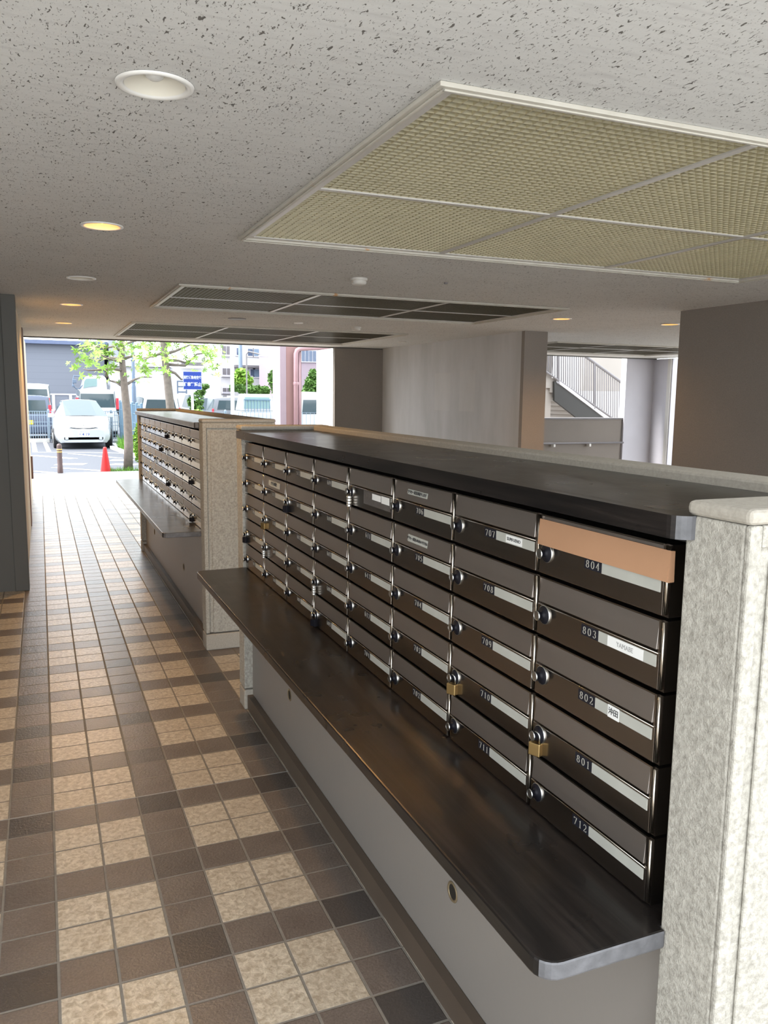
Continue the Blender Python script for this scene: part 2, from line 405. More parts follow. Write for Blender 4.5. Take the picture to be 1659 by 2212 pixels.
# louvre panels: x0,x1,y0,y1 and the bars between their bays
PANELS = [((0.855, 3.845, 1.735, 3.765), (1.853, 2.842), (2.772,)),
          ((0.855, 3.855, 5.46, 6.97), (1.845, 2.85), (6.24,)),
          ((0.870, 3.865, 8.53, 10.67), (1.86, 2.86), (9.55,)),
          ((5.96, 9.00, 8.67, 10.65), (6.98, 7.95), (9.62,))]
LAMPS = [(0.275, 2.034, 0, 'nearest of the row on the left, unlit'), (0.275, 3.757, 1, 'second of the row on the left, glowing amber'),
         (0.268, 5.48, 0, 'third of the row on the left, unlit'), (0.267, 7.124, 1, 'fourth of the row on the left, glowing amber'),
         (0.26, 9.025, 1, 'farthest of the row on the left, glowing amber'),
         (4.293, 6.197, 1, 'glowing amber in front of the orange-lit pillar'), (5.469, 6.15, 1, 'glowing amber at the edge of the big right wall')]
def ceiling():
    c = bpy.data.curves.new('ceiling', 'CURVE'); c.dimensions = '2D'; c.fill_mode = 'BOTH'; c.extrude = 0.03
    def poly(pts):
        s = c.splines.new('POLY'); s.points.add(len(pts)-1); s.use_cyclic_u = True
        for p, q in zip(s.points, pts): p.co = (q[0], q[1], 0, 1)
    poly([(-3.3, 0.1), (9.9, 0.1), (9.9, 11.4), (-3.3, 11.4)])
    for (x0, x1, y0, y1), _, _ in PANELS: poly([(x0+.02, y0+.02), (x1-.02, y0+.02), (x1-.02, y1-.02), (x0+.02, y1-.02)])
    for x, y, *_ in LAMPS: poly([(x+.072*cos(2*pi*i/32), y+.072*sin(2*pi*i/32)) for i in range(32)])
    o = bpy.data.objects.new('c', c); C.objects.link(o)
    dg = bpy.context.evaluated_depsgraph_get(); dg.update()
    me = bpy.data.meshes.new_from_object(o.evaluated_get(dg)); bpy.data.objects.remove(o)
    me.transform(Matrix.Translation((0, 0, CZ+0.03))); me.materials.clear(); me.materials.append(M['ceil'])
    o = bpy.data.objects.new('ceiling', me); C.objects.link(o); return struct(o)
ceiling()
m = MB(); m.box(-3.3, 9.9, 0.1, 11.4, 2.42, 2.75); m.box(-3.3, 9.9, 0.05, 0.1, 2.19, 2.75); m.box(-3.3, 9.9, 11.4, 11.45, 2.185, 2.75)  # unseen roof slab added to block light above the ceiling, with its fascias
m.box(9.9, 9.95, 0.05, 11.45, 2.2, 2.75); m.box(-3.35, -3.3, 0.05, 11.45, 2.2, 2.75)
struct(m.build('light_block_roof_trim', 'dark_wall'))
struct(MB().box(-3.3, -3.15, 0.55, 6.7, 0, CZ).build('wall_left_added', 'lobby'))  # unseen left wall, added to close off and darken the interior
struct(MB().box(-3.15, -0.232, 6.66, 6.80, 0, CZ).build('wall_lobby', 'dark_wall'))
m = MB().box(-0.232, -0.134, 6.64, 6.80, 0, CZ); struct(m.build('trim_2', 'dark_wall', bevel=0.004))
struct(MB().box(-0.40, -0.150, 6.80, 9.9, 0, CZ).build('wall_passage', 'cream'))
m = MB().box(-0.40, -0.140, 9.9, 10.35, 0, CZ); struct(m.build('trim_3', 'brown_frame', bevel=0.006))
struct(MB().box(-0.42, -0.155, 10.35, 12.9, 0, CZ-0.012).build('wall_outer', 'cream'))
struct(MB().box(4.745, 5.03, 0.55, 5.22, 0, CZ).build('wall_right', 'wall'))
struct(MB().box(5.03, 9.9, 0.55, 0.70, 0, CZ).build('wall_near_added', 'wall'))  # unseen wall added across the front to darken the deep interior
m = MB(); m.mi = 0; m.box(4.745, 5.02, 7.56, 11.4, 0, CZ)
struct(m.build('wall_middle', 'farwall'))
struct(MB().box(4.745, 5.03, 7.50, 7.56, 0, CZ).build('trim_4', 'wall'))
struct(MB().box(3.985, 4.745, 11.38, 12.22, 0, CZ-0.012).build('wall_far', 'wall'))
struct(MB().box(3.975, 3.984, 11.42, 12.20, 0, CZ-0.015).build('trim_5', 'alu'))
struct(MB().box(9.31, 9.90, 11.46, 11.60, 0, 3.0).build('wall_corner', 'whitepanel'))
struct(MB().box(9.90, 10.05, 11.0, 11.60, 0, CZ-0.01).build('wall_side', 'whitepanel'))
m = MB().box(9.880, 9.90, 11.02, 11.10, 0, CZ-0.012); struct(m.build('trim_6', 'alu', bevel=0.003))
# low wall with coping beyond the right opening
lw = MB().box(4.9, 9.30, 11.50, 11.66, 0, 1.15).build('wall_low', 'wall'); struct(lw)
struct(MB().box(4.9, 9.31, 11.48, 11.68, 1.15, 1.178).build('trim_7', 'railing', bevel=0.004))
t = thing('handrail', (8.0, 11.42, 0.70), 'thin dark handrail on brackets along the low taupe wall', 'handrail')
MB().tube([(-3.0, 0, .055), (1.29, 0, .055)], 0.016, 10).build('rail', 'railing', t, smooth=True)
for xb in (-2.1, -1.1, -0.13, 0.39-.13+.33, ):
    MB().box(xb-.02, xb+.02, -.012, .075, -.005, .042).build('bracket', 'alu', t, bevel=0.004)

# ================================================================== LIGHTS IN THE CEILING
ORD = ['nearest of the lattice light panels, above the near mailboxes', 'second lattice light panel from the camera', 'third lattice light panel from the camera, next to the far opening', 'lattice light panel in front of the outdoor stairs']
for pi_, ((x0, x1, y0, y1), xb, yb) in enumerate(PANELS):
    t = thing('ceiling_light_panel', ((x0+x1)/2, (y0+y1)/2, CZ), 'large unlit ceiling light with yellowed egg-crate louvres, ' + ORD[pi_], 'ceiling light', 'lattice ceiling light panels')
    ox, oy = (x0+x1)/2, (y0+y1)/2
    X0, X1, Y0, Y1 = x0-ox, x1-ox, y0-oy, y1-oy
    m = MB(); w = 0.028
    for (a, b, c, d) in ((X0, X1, Y0, Y0+w), (X0, X1, Y1-w, Y1), (X0, X0+w, Y0+w, Y1-w), (X1-w, X1, Y0+w, Y1-w)):
        m.box(a, b, c, d, -0.012, -0.0005)
    e = 0.012
    for (a, b, c, d) in ((X0+e, X1-e, Y0+e, Y0+e+.007), (X0+e, X1-e, Y1-e-.007, Y1-e), (X0+e, X0+e+.007, Y0+e, Y1-e), (X1-e-.007, X1-e, Y0+e, Y1-e)):
        m.box(a, b, c, d, -0.017, -0.012)
    m.build('frame', 'frame', t, bevel=0.002)
    m = MB(); w2 = 0.058
    for (a, b, c, d) in ((X0+w, X1-w, Y0+w, Y0+w2), (X0+w, X1-w, Y1-w2, Y1-w), (X0+w, X0+w2, Y0+w2, Y1-w2), (X1-w2, X1-w, Y0+w2, Y1-w2)):
        m.box(a, b, c, d, -0.003, 0.020)
    m.build('inner_frame', 'alu', t)
    xs = [X0+w2]+[q-ox for q in xb]+[X1-w2]; ys = [Y0+w2]+[q-oy for q in yb]+[Y1-w2]
    for q in xs[1:-1]: MB().box(q-.014, q+.014, ys[0], ys[-1], -0.004, 0.012).build('crossbar', 'alu', t, bevel=0.002)
    for q in ys[1:-1]: MB().box(xs[0], xs[-1], q-.012, q+.012, -0.003, 0.010).build('crossbar', 'alu', t, bevel=0.002)
    p = 0.030; hb = 0.0125
    for i in range(3):
        for j in range(2):
            a, b, c, d = xs[i]+(.014 if i else 0), xs[i+1]-(.014 if i < 2 else 0), ys[j]+(.012 if j else 0), ys[j+1]-(.012 if j < 1 else 0)
            m = MB(); nx = round((b-a)/p); ny = round((d-c)/p)
            for k in range(nx+1):
                q = a+(b-a)*k/nx; m.add([(q-.0011, c, 0), (q+.0011, c, 0), (q+.0006, c, hb), (q-.0006, c, hb), (q-.0011, d, 0), (q+.0011, d, 0), (q+.0006, d, hb), (q-.0006, d, hb)],
                      [(0, 1, 2, 3), (7, 6, 5, 4), (0, 4, 5, 1), (1, 5, 6, 2), (2, 6, 7, 3), (3, 7, 4, 0)])
            for k in range(ny+1):
                q = c+(d-c)*k/ny; m.add([(a, q-.0011, 0), (a, q+.0011, 0), (a, q+.0006, hb), (a, q-.0006, hb), (b, q-.0011, 0), (b, q+.0011, 0), (b, q+.0006, hb), (b, q-.0006, hb)],
                      [(3, 2, 1, 0), (4, 5, 6, 7), (1, 5, 4, 0), (2, 6, 5, 1), (3, 7, 6, 2), (0, 4, 7, 3)])
            m.build('louver', 'louver' if pi_ == 0 else 'louver_shaded', t, loc=(0, 0, 0.002))
    m = MB(); z1 = 0.16
    m.box(X0+.021, X1-.021, Y0+.021, Y1-.021, z1, z1+.01)
    for (a, b, c, d) in ((X0+.021, X1-.021, Y0+.021, Y0+.026), (X0+.021, X1-.021, Y1-.026, Y1-.021), (X0+.021, X0+.026, Y0+.026, Y1-.026), (X1-.026, X1-.021, Y0+.026, Y1-.026)):
        m.box(a, b, c, d, 0.021, z1)
    m.build('housing', 'housing', t)

def downlight(x, y, lit, where):
    t = thing('downlight', (x, y, CZ), 'round recessed ceiling downlight, '+where, 'ceiling light', 'round downlights')
    MB().lathe([(.088, -.001), (.087, -.005), (.080, -.007), (.070, -.004), (.068, .004)], (0, 0, 0), n=40).build('trim_ring', 'white', t, smooth=True)
    MB().lathe([(.0685, -.002), (.060, .007), (.044, .017), (.028, .024), (.026, .034)], (0, 0, 0), n=40, capb=True).build('reflector', 'reflector', t, smooth=True)
    MB().lathe([(.001, .008), (.012, .010), (.020, .016), (.022, .024), (.018, .032)], (0, 0, 0), n=24, capa=True, capb=True).build('bulb', 'lit' if lit else 'bulb', t, smooth=True)
    if lit:
        l = bpy.data.lights.new('lamp_light', 'SPOT'); l.energy = LAMP_W; l.color = (1.0, 0.55, 0.18)
        l.spot_size = radians(156); l.spot_blend = 0.6; l.shadow_soft_size = 0.035
        o = bpy.data.objects.new('lamp_light', l); C.objects.link(o); o.parent = t; o.location = (0, 0, 0.004)
for a in LAMPS: downlight(*a)
for (x, y, w_) in ((1.80, 4.706, 'nearer of the two'), (3.02, 7.96, 'farther of the two')):
    t = thing('smoke_detector', (x, y, CZ), 'round ivory smoke detector on the ceiling, '+w_, 'smoke detector', 'smoke detectors')
    MB().lathe([(.052, -.0005), (.052, -.012), (.050, -.015)], (0, 0, 0), n=32, capb=True).build('base', 'plastic', t, smooth=False)
    MB().lathe([(.044, -.015), (.046, -.024), (.043, -.034), (.030, -.040), (.012, -.044)], (0, 0, 0), n=32, capb=True).build('sensor_head', 'plastic', t, smooth=True)
for (px, py, r, mt, nm, lb) in ((512, 688, .085, 'railing', 'speaker_grille', 'dark round speaker grille flush in the ceiling between the far panels'),
                        (645, 697, .045, 'white', 'blanking_plate', 'small white round cover plate beside the dark speaker grille'),
                        (868, 738, .06, 'plastic', 'blanking_plate', 'pale round cover plate right of the third lattice panel')):
    q = at(px, py, Z=CZ)
    tag(MB().lathe([(r, -.0005), (r*.97, -.006), (r*.8, -.009)], (0, 0, 0), n=32, capb=True).build(nm, mt, None, loc=(q.x, q.y, CZ)), lb, 'ceiling fitting')
q = at(963, 610, Z=CZ)
tag(MB().lathe([(.012, -.0005), (.011, -.010)], (0, 0, 0), n=16, capb=True).build('sprinkler_stub', 'railing', None, loc=(q.x, q.y, CZ)), 'tiny dark stub in the ceiling right of the nearer smoke detector', 'ceiling fitting')

# ================================================================== MAILBOX STANDS
FX, BX = 0.845, 1.27          # aisle face and back of the stands
MX = 0.860                    # plane of the mailbox fronts
ZM0, RH, CW = 0.699, 0.118, 0.3455
def post(y0, y1, lookface, parent):
    """rough stucco end post, raised border round its outer face"""
    z0, z1 = 0.105, 1.338
    m = MB(); m.box(FX, BX, y0, y1, z0, z1)
    s = -1 if lookface == 'near' else 1
    yf = y0 if s < 0 else y1
    def fb(x0, x1, za, zb, d):
        a, b = sorted((yf, yf+s*d)); m.box(x0, x1, a, b, za, zb)
    fb(FX, FX+.022, z0, z1, .010); fb(BX-.022, BX, z0, z1, .010); fb(FX+.022, BX-.022, z1-.03, z1, .010)
    fb(FX+.045, BX-.045, z0, z1-.05, .006)
    m.build('end_post', 'stucco', parent, bevel=0.005)
    m = MB(); m.box(FX-.003, BX+.003, y0-(.012 if s < 0 else 0), y1+(.012 if s > 0 else 0), z1, 1.360)
    m.build('post_cap', 'stucco_cap', parent, bevel=0.009, seg=3)
    m = MB(); m.box(FX-.002, BX+.002, y0-(.010 if s < 0 else 0), y1+(.010 if s > 0 else 0), 0, 0.098)
    m.build('plinth', 'stucco_cap', parent, bevel=0.008)

def rounded(x0, x1, y0, y1, r, n=6):
    """outline in plan, the two corners on the aisle side rounded"""
    pts = [(x1, y0), (x1, y1)]
    pts += [(x0+r-r*sin(radians(90*i/n)), y1-r+r*cos(radians(90*i/n))) for i in range(n+1)]
    pts += [(x0+r-r*cos(radians(90*i/n)), y0+r-r*sin(radians(90*i/n))) for i in range(n+1)]
    return pts

def wear_end(o, y):
    # the bare, rubbed end grain of a board; far end coloured pale for its highlight
    o.data.materials.append(M['wood_end'])
    for p in o.data.polygons:
        if p.normal.y < -.5 and p.center.y < y+.03 or (p.normal.y > .6 and abs(p.normal.z) < .1 and p.center.x < FX): p.material_index = 1
def stand(ya, yb, near, holes):
    """ya..yb is the niche between the two end posts"""
    pos = 'nearer' if near else 'farther'
    t = thing('mailbox_stand', (0, 0, 0), 'rough stucco stand with painted front panel carrying the %s bank of mailboxes' % pos, 'stand', 'mailbox stands')
    post(ya-.105, ya, 'near', t); post(yb, yb+.095, 'far', t)
    MB().box(1.19, BX+.003, ya, yb, 1.20, 1.358).build('back_ledge', 'stucco_cap', t, bevel=0.006)
    MB().box(1.22, BX, ya, yb, 0, 1.20).build('back_wall', 'stucco', t)
    fp = MB().box(0.885, 0.90, ya, yb, 0.072, 0.672).build('front_panel', 'panel_paint', t)
    for hy in holes:
        MB().lathe([(.026, -.001), (.024, -.003), (.019, -.002), (.018, .002)], (0.885, hy, 0.294), 'x', 24).build('grommet', 'hole', fp, smooth=True)
        MB().lathe([(.0185, -.0008)], (0.885, hy, 0.294), 'x', 24, capa=True).build('cable_hole', 'black', fp)
    MB().box(0.858, 0.884, ya, yb, 0, 0.072).build('baseboard', 'base', t)
    MB().box(0.875, 1.22, ya, yb, 1.291, 1.302).build('lintel', 'black', t)
    MB().box(0.90, 1.22, ya, yb, 0.62, 0.672).build('shelf_support', 'base', t)
    # writing shelf: thing of its own
    pts = rounded(0.624, 1.10, ya-.012, yb-.005, 0.035)
    pts = [p if p[0] < FX-.001 else p for p in pts]
    pts = [(1.10, ya), (1.10, yb)]+[q for q in [(FX, yb)]]+rounded(0.624, FX, ya-.012, yb-.005, 0.035)[2:]+[(FX, ya-.012), (FX, ya)]
    m = MB().prism(pts, 'z', 0.669, 0.699)
    sh = tag(m.build('wooden_shelf', 'wood', None, bevel=0.004, seg=2), 'long dark stained wooden shelf below the %s bank of mailboxes' % pos, 'shelf', 'wooden shelves')
    wear_end(sh, ya-.012)
    pts = [(1.188, ya), (1.188, yb), (FX, yb)]+rounded(0.818, FX, ya-.018, yb+.015, 0.028)[2:]+[(FX, ya-.018), (FX, ya)]
    if not near: pts = [(1.188, ya), (1.188, yb), (FX, yb)]+rounded(0.818, FX, ya-.01, yb+.015, 0.02)[2:]+[(FX, ya-.01), (FX, ya)]
    ct = tag(MB().prism(pts, 'z', 1.304, 1.338).build('wooden_counter', 'wood', None, bevel=0.004, seg=2), 'dark stained wooden top over the %s bank of mailboxes' % pos, 'counter top', 'wooden tops')
    wear_end(ct, ya-.018)
    return t, sh
stand(0.892, 3.700, True, (1.637, 3.066))
stand(4.790, 7.965, False, (5.725, 7.313))

# ---- mailboxes. local origin: near bottom front corner; fronts look along -X
ROWN = ['top row', 'second row down', 'third row down', 'fourth row down', 'bottom row']
ORDN = ['nearest', 'second nearest', 'third nearest', 'fourth nearest', 'fifth nearest', 'sixth nearest', 'seventh nearest', 'eighth nearest', 'farthest']
def box_proto(cw, door, flap, name='mailbox'):
    t = thing(name, (0, 0, 0), 'x', 'mailbox')
    m = MB(); m.box(.004, .30, .002, cw-.002, .001, RH-.0045); m.build('body', 'body', t)
    # bright rounded edge strip at the hinge side and its foot
    MB().lathe([(.0032, .006), (.0032, RH-.006)], (.0002, .0055, 0), 'z', 12, True, True).build('edge_strip', 'chrome', t, smooth=True)
    # frame round the flap
    m = MB(); m.box(-.001, .006, .0105, .0155, .004, RH-.004); m.box(-.001, .006, .339, cw-.0025, .004, RH-.004)
    m.box(-.0012, .006, .0155, .339, RH-.0065, RH-.004); m.build('front_frame', door, t)
    # slot flap, leaning back towards its top
    m = MB(); y0, y1, za, zb = .0160, .3385, .0665, RH-.007
    m.hexa([(-.0035, y0, za), (.004, y0, za), (.004, y1, za), (-.0035, y1, za), (.0008, y0, zb), (.005, y0, zb), (.005, y1, zb), (.0008, y1, zb)])
    m.build('slot_flap', flap, t, bevel=0.0008)
    # door with a rolled top lip
    m = MB(); m.box(-.0020, .005, .0105, cw-.0025, .0035, .0605); m.build('door', door, t, bevel=0.0008)
    MB().tube([(-.0022, .0125, .0612), (-.0022, cw-.005, .0612)], .0011, 8).build('door_lip', 'chrome', t, smooth=True)
    k = MB(); k.lathe([(.0180, .000), (.0180, -.0026), (.0173, -.0030)], (-.002, .318, .044), 'x', 28).build('lock_rim', 'silver', t, smooth=True)
    k = MB(); k.lathe([(.0174, -.0022), (.0168, -.0030), (.0100, -.0044), (.0066, -.0075), (.0060, -.0125), (.0088, -.0135), (.0094, -.0180)], (-.002, .318, .044), 'x', 28)
    kn = k.build('lock_knob', 'blackplastic', t, smooth=True)
    MB().lathe([(.0094, -.0175), (.0085, -.0192), (.0080, -.0188), (.0076, -.0188)], (-.002, .318, .044), 'x', 24, capb=True).build('key_face', 'silver', kn)
    MB().box(-.0030, -.0015, .158, .205, .0385, .0575).build('number_plate', 'numplate', t, bevel=.0004)
    MB().box(-.0032, -.0015, .0160, .1570, .0385, .0575).build('name_plate', 'nameplate', t, bevel=.0004)
    return t
def placed(proto, used, loc, label, group):
    c = proto if not used else None
    if c is None:
        c = proto.copy(); C.objects.link(c)
        for ch in KIDS[proto.name]:
            d = ch.copy(); C.objects.link(d); d.parent = c
            for g in KIDS.get(ch.name, []):
                e = g.copy(); C.objects.link(e); e.parent = d
    c.location = loc; c['label'] = label; c['group'] = group
    return c
def kids(root):
    for o in [root]+list(root.children):
        KIDS[o.name] = list(o.children)

P1 = box_proto(CW, 'door', 'flap'); bpy.context.view_layer.update(); kids(P1)
NUM = {7: ['804', '803', '802', '801', '712'], 6: ['707', '708', '709', '710', '711'], 5: ['706', '705', '704', '703', '702'],
       4: ['610', '611', '612', '613', '701'], 3: ['609', '608', '607', '606', '605'], 2: ['513', '601', '602', '603', '604'],
       1: ['512', '511', '510', '509', '508'], 0: ['503', '504', '505', '506', '507']}
BOX = {}
first = True
for c in range(7, -1, -1):
    for r in range(5):
        y = 0.9345+(7-c)*CW; z = ZM0+(4-r)*RH; nb = NUM[c][r]
        if c >= 4: lb = 'bronze mailbox numbered %s, nearer bank, %s, %s column' % (nb, ROWN[r], ORDN[7-c])
        else: lb = 'bronze mailbox, nearer bank, %s, %s column from its far end' % (ROWN[r], ['last', 'second', 'third', 'fourth'][c])
        if r == 0 and c == 7: lb = 'bronze steel mailbox numbered 804 sealed with a strip of brown tape, nearest column'
        b = placed(P1, not first, (MX, y, z), lb, 'mailboxes of the nearer bank'); first = False
        BOX[c, r] = b
        m = MB(); number(m, nb, -.0036, .2015, .0415, .0140, .0130)
        pl = [k for k in C.objects if k.parent == b and k.name.startswith('number_plate')] if False else None
        d = m.build('number', 'digit', b)
        d.location = (0, 0, 0)
bpy.context.view_layer.update()
def slip(b, y0, y1, z0, z1, txt, size, mat='ink', tilt=0, sx=1.0, x=-.0036):
    o = MB().box(x, x+.0006, y0, y1, z0, z1).build('name_slip', 'paper', b)
    writing(txt, size, (x-.0003, (y0+y1)/2, (z0+z1)/2), '-x', mat, o, tilt=tilt, sx=sx)
    return o
slip(BOX[7, 1], .044, .132, .0392, .0572, 'YAMABE', .0115, 'pencil', 0, 0.95)['label'] = 'white paper slip with pencilled name'
slip(BOX[7, 2], .093, .122, .0375, .0590, '沖田', .0130, 'ink')['label'] = 'white sticker with two printed characters'
slip(BOX[6, 0], .058, .118, .0405, .0560, 'SUMI·UENO', .0095, 'ink', 0, 1.0)['label'] = 'white printed name sticker'
def sticker(b, y0, y1, z0, z1, txt, size, lab):
    o = MB().hexa([(-.0040, y0, z0), (-.0034, y0, z0), (-.0034, y1, z0), (-.0040, y1, z0), (-.0012-.0006, y0, z1), (-.0012, y0, z1), (-.0012, y1, z1), (-.0012-.0006, y1, z1)]).build('flap_sticker', 'nameplate', b)
    writing(txt, size, (-.0038, (y0+y1)/2, (z0+z1)/2), '-x', 'ink', o, bold=.0002); o['label'] = lab
sticker(BOX[5, 0], .140, .255, .083, .096, 'チラシ・広告お断りします', .0090, 'thin clear sticker with black writing')
sticker(BOX[5, 1], .135, .250, .080, .098, 'チラシ・広告いれないで下さい', .0085, 'white sticker with black writing')
sticker(BOX[1, 1], .09, .26, .078, .101, 'チラシお断り', .0160, 'cream sticker with faint writing')
o = MB().box(-.0040, -.0034, .018, .215, .020, .060).build('clear_pocket', 'nameplate', BOX[4, 0]); o['label'] = 'cloudy clear plastic pocket over the plates'
M['clear'] = flat('cloudy_clear_plastic', (0.36, 0.33, 0.31), 0.25, 0, 0.2, 30, Transmission_Weight=0.75)
o.data.materials[0] = M['clear']
slip(BOX[4, 0], .085, .148, .0390, .0560, '', .01, x=-.0048); slip(BOX[4, 0], .025, .080, .0370, .0570, '', .01, x=-.0048)
# brown tape over 804
m = MB(); ts = [(-.0065, .015, .100), ]
m.hexa([(-.0065, -.0005, .0580), (-.0050, -.0005, .0580), (-.0050, .345, .0575), (-.0065, .345, .0575), (-.0030, -.0005, .1060), (-.0015, -.0005, .1060), (-.0015, .345, .1055), (-.0030, .345, .1055)])
m.hexa([(-.0060, -.0030, .0575), (.0050, -.0036, .0580), (.0050, -.0002, .0580), (-.0060, -.0002, .0575), (-.0030, -.0030, .1060), (.0040, -.0036, .1055), (.0040, -.0002, .1055), (-.0030, -.0002, .1060)])
tp = m.build('packing_tape', 'tape', None, loc=(MX, 0.9345, ZM0+4*RH)); tag(tp, 'wide strip of brown packing tape stuck across mailbox 804', 'tape')

P2 = box_proto(CW, 'door2', 'flap2'); bpy.context.view_layer.update(); kids(P2)
first = True; BOX2 = {}
for c in range(9):
    for r in range(5):
        lb = 'bright steel mailbox, farther bank, %s, %s column' % (ROWN[r], ORDN[c])
        BOX2[c, r] = placed(P2, not first, (MX, 4.835+c*CW*0.985, ZM0+(4-r)*RH), lb, 'mailboxes of the farther bank'); first = False

# ---- padlocks
def padlock(kind, label, loc):
    t = thing('padlock', loc, label, 'padlock', 'padlocks on the mailboxes')
    if kind == 'combo':
        m = MB()
        for i in range(4): m.lathe([(.0068, -.040+i*.0085), (.0080, -.0385+i*.0085), (.0080, -.0335+i*.0085), (.0068, -.032+i*.0085)], (0, 0, 0), 'z', 16, True, True)
        m.build('dial_stack', 'silver', t, smooth=False)
        MB().tube([(0, -.006, -.006)]+[(0, -.006*cos(a), .006+.006*sin(a)) for a in [i*pi/8 for i in range(9)]]+[(0, .006, -.006)], .0016, 8).build('shackle', 'silver', t, smooth=True)
    else:
        bm, sm = ('brass', 'silver') if kind == 'brass' else ('blackplastic', 'silver')
        MB().box(-.0065, .0065, -.0125, .0125, -.034, -.008).build('lock_body', bm, t, bevel=.0018)
        MB().tube([(0, -.0082, -.010)]+[(0, -.0082*cos(a), .004+.0082*sin(a)) for a in [i*pi/8 for i in range(9)]]+[(0, .0082, -.010)], .0019, 8).build('shackle', sm, t, smooth=True)
        MB().lathe([(.003, -.0343), (.003, -.0349)], (0, 0, 0), 'z', 12, False, True).build('keyhole', 'black', t)
    t.rotation_euler = (0, 0, radians(25))
    return t
for c, r, k, lb in ((7, 3, 'brass', 'small brass padlock hanging from the knob of mailbox 801'), (6, 3, 'brass', 'reddish brass padlock hanging from the knob of mailbox 710'),
                (4, 0, 'combo', 'silver combination padlock with number wheels on mailbox 610'), (3, 3, 'combo', 'dark combination padlock on mailbox 606 in the fourth row'),
                (3, 4, 'black', 'small black padlock on mailbox 605 in the bottom row'), (2, 1, 'black', 'black padlock on the second row of the third column from the far end'),
                (1, 2, 'brass', 'shiny brass padlock in the third row near the far end of the nearer bank'), (1, 3, 'combo', 'round dark padlock in the fourth row near the far end of the nearer bank'),
                (0, 3, 'black', 'black padlock on the last column of the nearer bank')):
    b = BOX[c, r].location; padlock(k, lb, (b.x-.0112, b.y+.318, b.z+.0375))
for c, r, k, lb in ((3, 0, 'black', 'black padlock in the top row, fourth column of the farther bank'), (7, 0, 'combo', 'curled padlock in the top row, eighth column of the farther bank'),
                (4, 1, 'black', 'black padlock in the second row, fifth column of the farther bank'), (3, 1, 'combo', 'dark combination padlock in the second row, fourth column of the farther bank'),
                (0, 2, 'black', 'black padlock in the third row, nearest column of the farther bank'), (5, 2, 'combo', 'slim padlock in the third row, sixth column of the farther bank'),
                (6, 3, 'combo', 'silvery padlock in the fourth row, seventh column of the farther bank'), (3, 3, 'black', 'round black padlock in the fourth row, fourth column of the farther bank'),
                (0, 4, 'black', 'black padlock hanging at the bottom row, nearest column of the farther bank')):
    b = BOX2[c, r].location; padlock(k, lb, (b.x-.0112, b.y+.318, b.z+.0375))

# ================================================================== OUTSIDE
GZ = -0.15
struct(MB().box(-6, 13, 14.56, 16.55, -0.2, -0.004).build('paving', 'pave'))
g = MB(); g.box(-60, 80, 16.55, 120, GZ-.1, GZ); struct(g.build('parking_lot', 'asphalt'))
g = MB(); g.box(-60, 80, -40, -0.4, -.2, -0.01); g.box(-60, -6, -0.4, 16.55, -.2, -.01); g.box(13, 80, -.4, 16.55, -.2, -.01); g.box(-6, -5, -.4, 14.56, -.2, -.01); g.box(11.5, 13, -.4, 14.56, -.2, -.01)
struct(g.build('forecourt', 'concrete'))
# painted lines
ln = MB()
def stripe(p, w):
    a = [at(*q, Z=GZ) for q in p]
    for s, e in zip(a, a[1:]):
        d = (e-s); d.z = 0; nrm = Vector((-d.y, d.x, 0)).normalized()*w/2
        ln.add([(s+nrm)+Vector((0, 0, .004)), (e+nrm)+Vector((0, 0, .004)), (e-nrm)+Vector((0, 0, .004)), (s-nrm)+Vector((0, 0, .004))], [(3, 2, 1, 0)])
for p, w in (([(70, 977), (160, 977)], .12), ([(72, 955), (76, 977)], .13), ([(97, 956), (106, 976)], .12), ([(72, 984), (160, 991)], .25), ([(122, 1003), (184, 1003)], .55),
             ([(115, 1010), (232, 1018)], .14), ([(72, 1018), (122, 1022)], .14), ([(246, 957), (266, 977)], .13), ([(160, 977), (300, 980)], .13), ([(240, 994), (290, 994)], .45), ([(240, 1003), (296, 1004)], .45), ([(150, 980), (262, 990)], .13)):
    stripe(p, w)
tag(ln.build('road_marking', 'line'), 'white painted lines on the grey parking lot', 'road marking', kind='stuff')

def ball(mb, c, rx, ry, rz, n=10, jit=0.12):
    """leafy lump: many small leaves scattered through an ellipsoid"""
    for _ in range(n):
        while True:
            p = Vector((random.uniform(-1, 1), random.uniform(-1, 1), random.uniform(-1, 1)))
            if p.length < 1: break
        leafquad(mb, Vector((c[0]+p.x*rx, c[1]+p.y*ry, c[2]+p.z*rz)), jit)
def leafquad(mb, p, s):
    n = Vector((random.gauss(0, 1), random.gauss(0, 1), random.gauss(.6, 1))).normalized()
    a = n.orthogonal().normalized(); a = (Matrix.Rotation(random.uniform(0, 6.3), 3, n) @ a)*s; b = n.cross(a)*0.45
    mb.add([p-a, p-a*.2-b, p+a, p-a*.2+b], [(0, 1, 2, 3)])
def palmate(mb, p, s):
    """five-fingered young leaf"""
    n = Vector((random.gauss(0, .6), random.gauss(-.4, .6), random.gauss(.5, .5))).normalized()
    a = n.orthogonal().normalized(); a = (Matrix.Rotation(random.uniform(0, 6.3), 3, n) @ a); b = n.cross(a)
    for k in range(5):
        t = radians(-100+50*k); d = a*cos(t)+b*sin(t); e = n.cross(d); L = s*(1-.12*abs(k-2))
        mb.add([p, p+d*L*.45+e*L*.17, p+d*L, p+d*L*.45-e*L*.17], [(0, 1, 2, 3)])

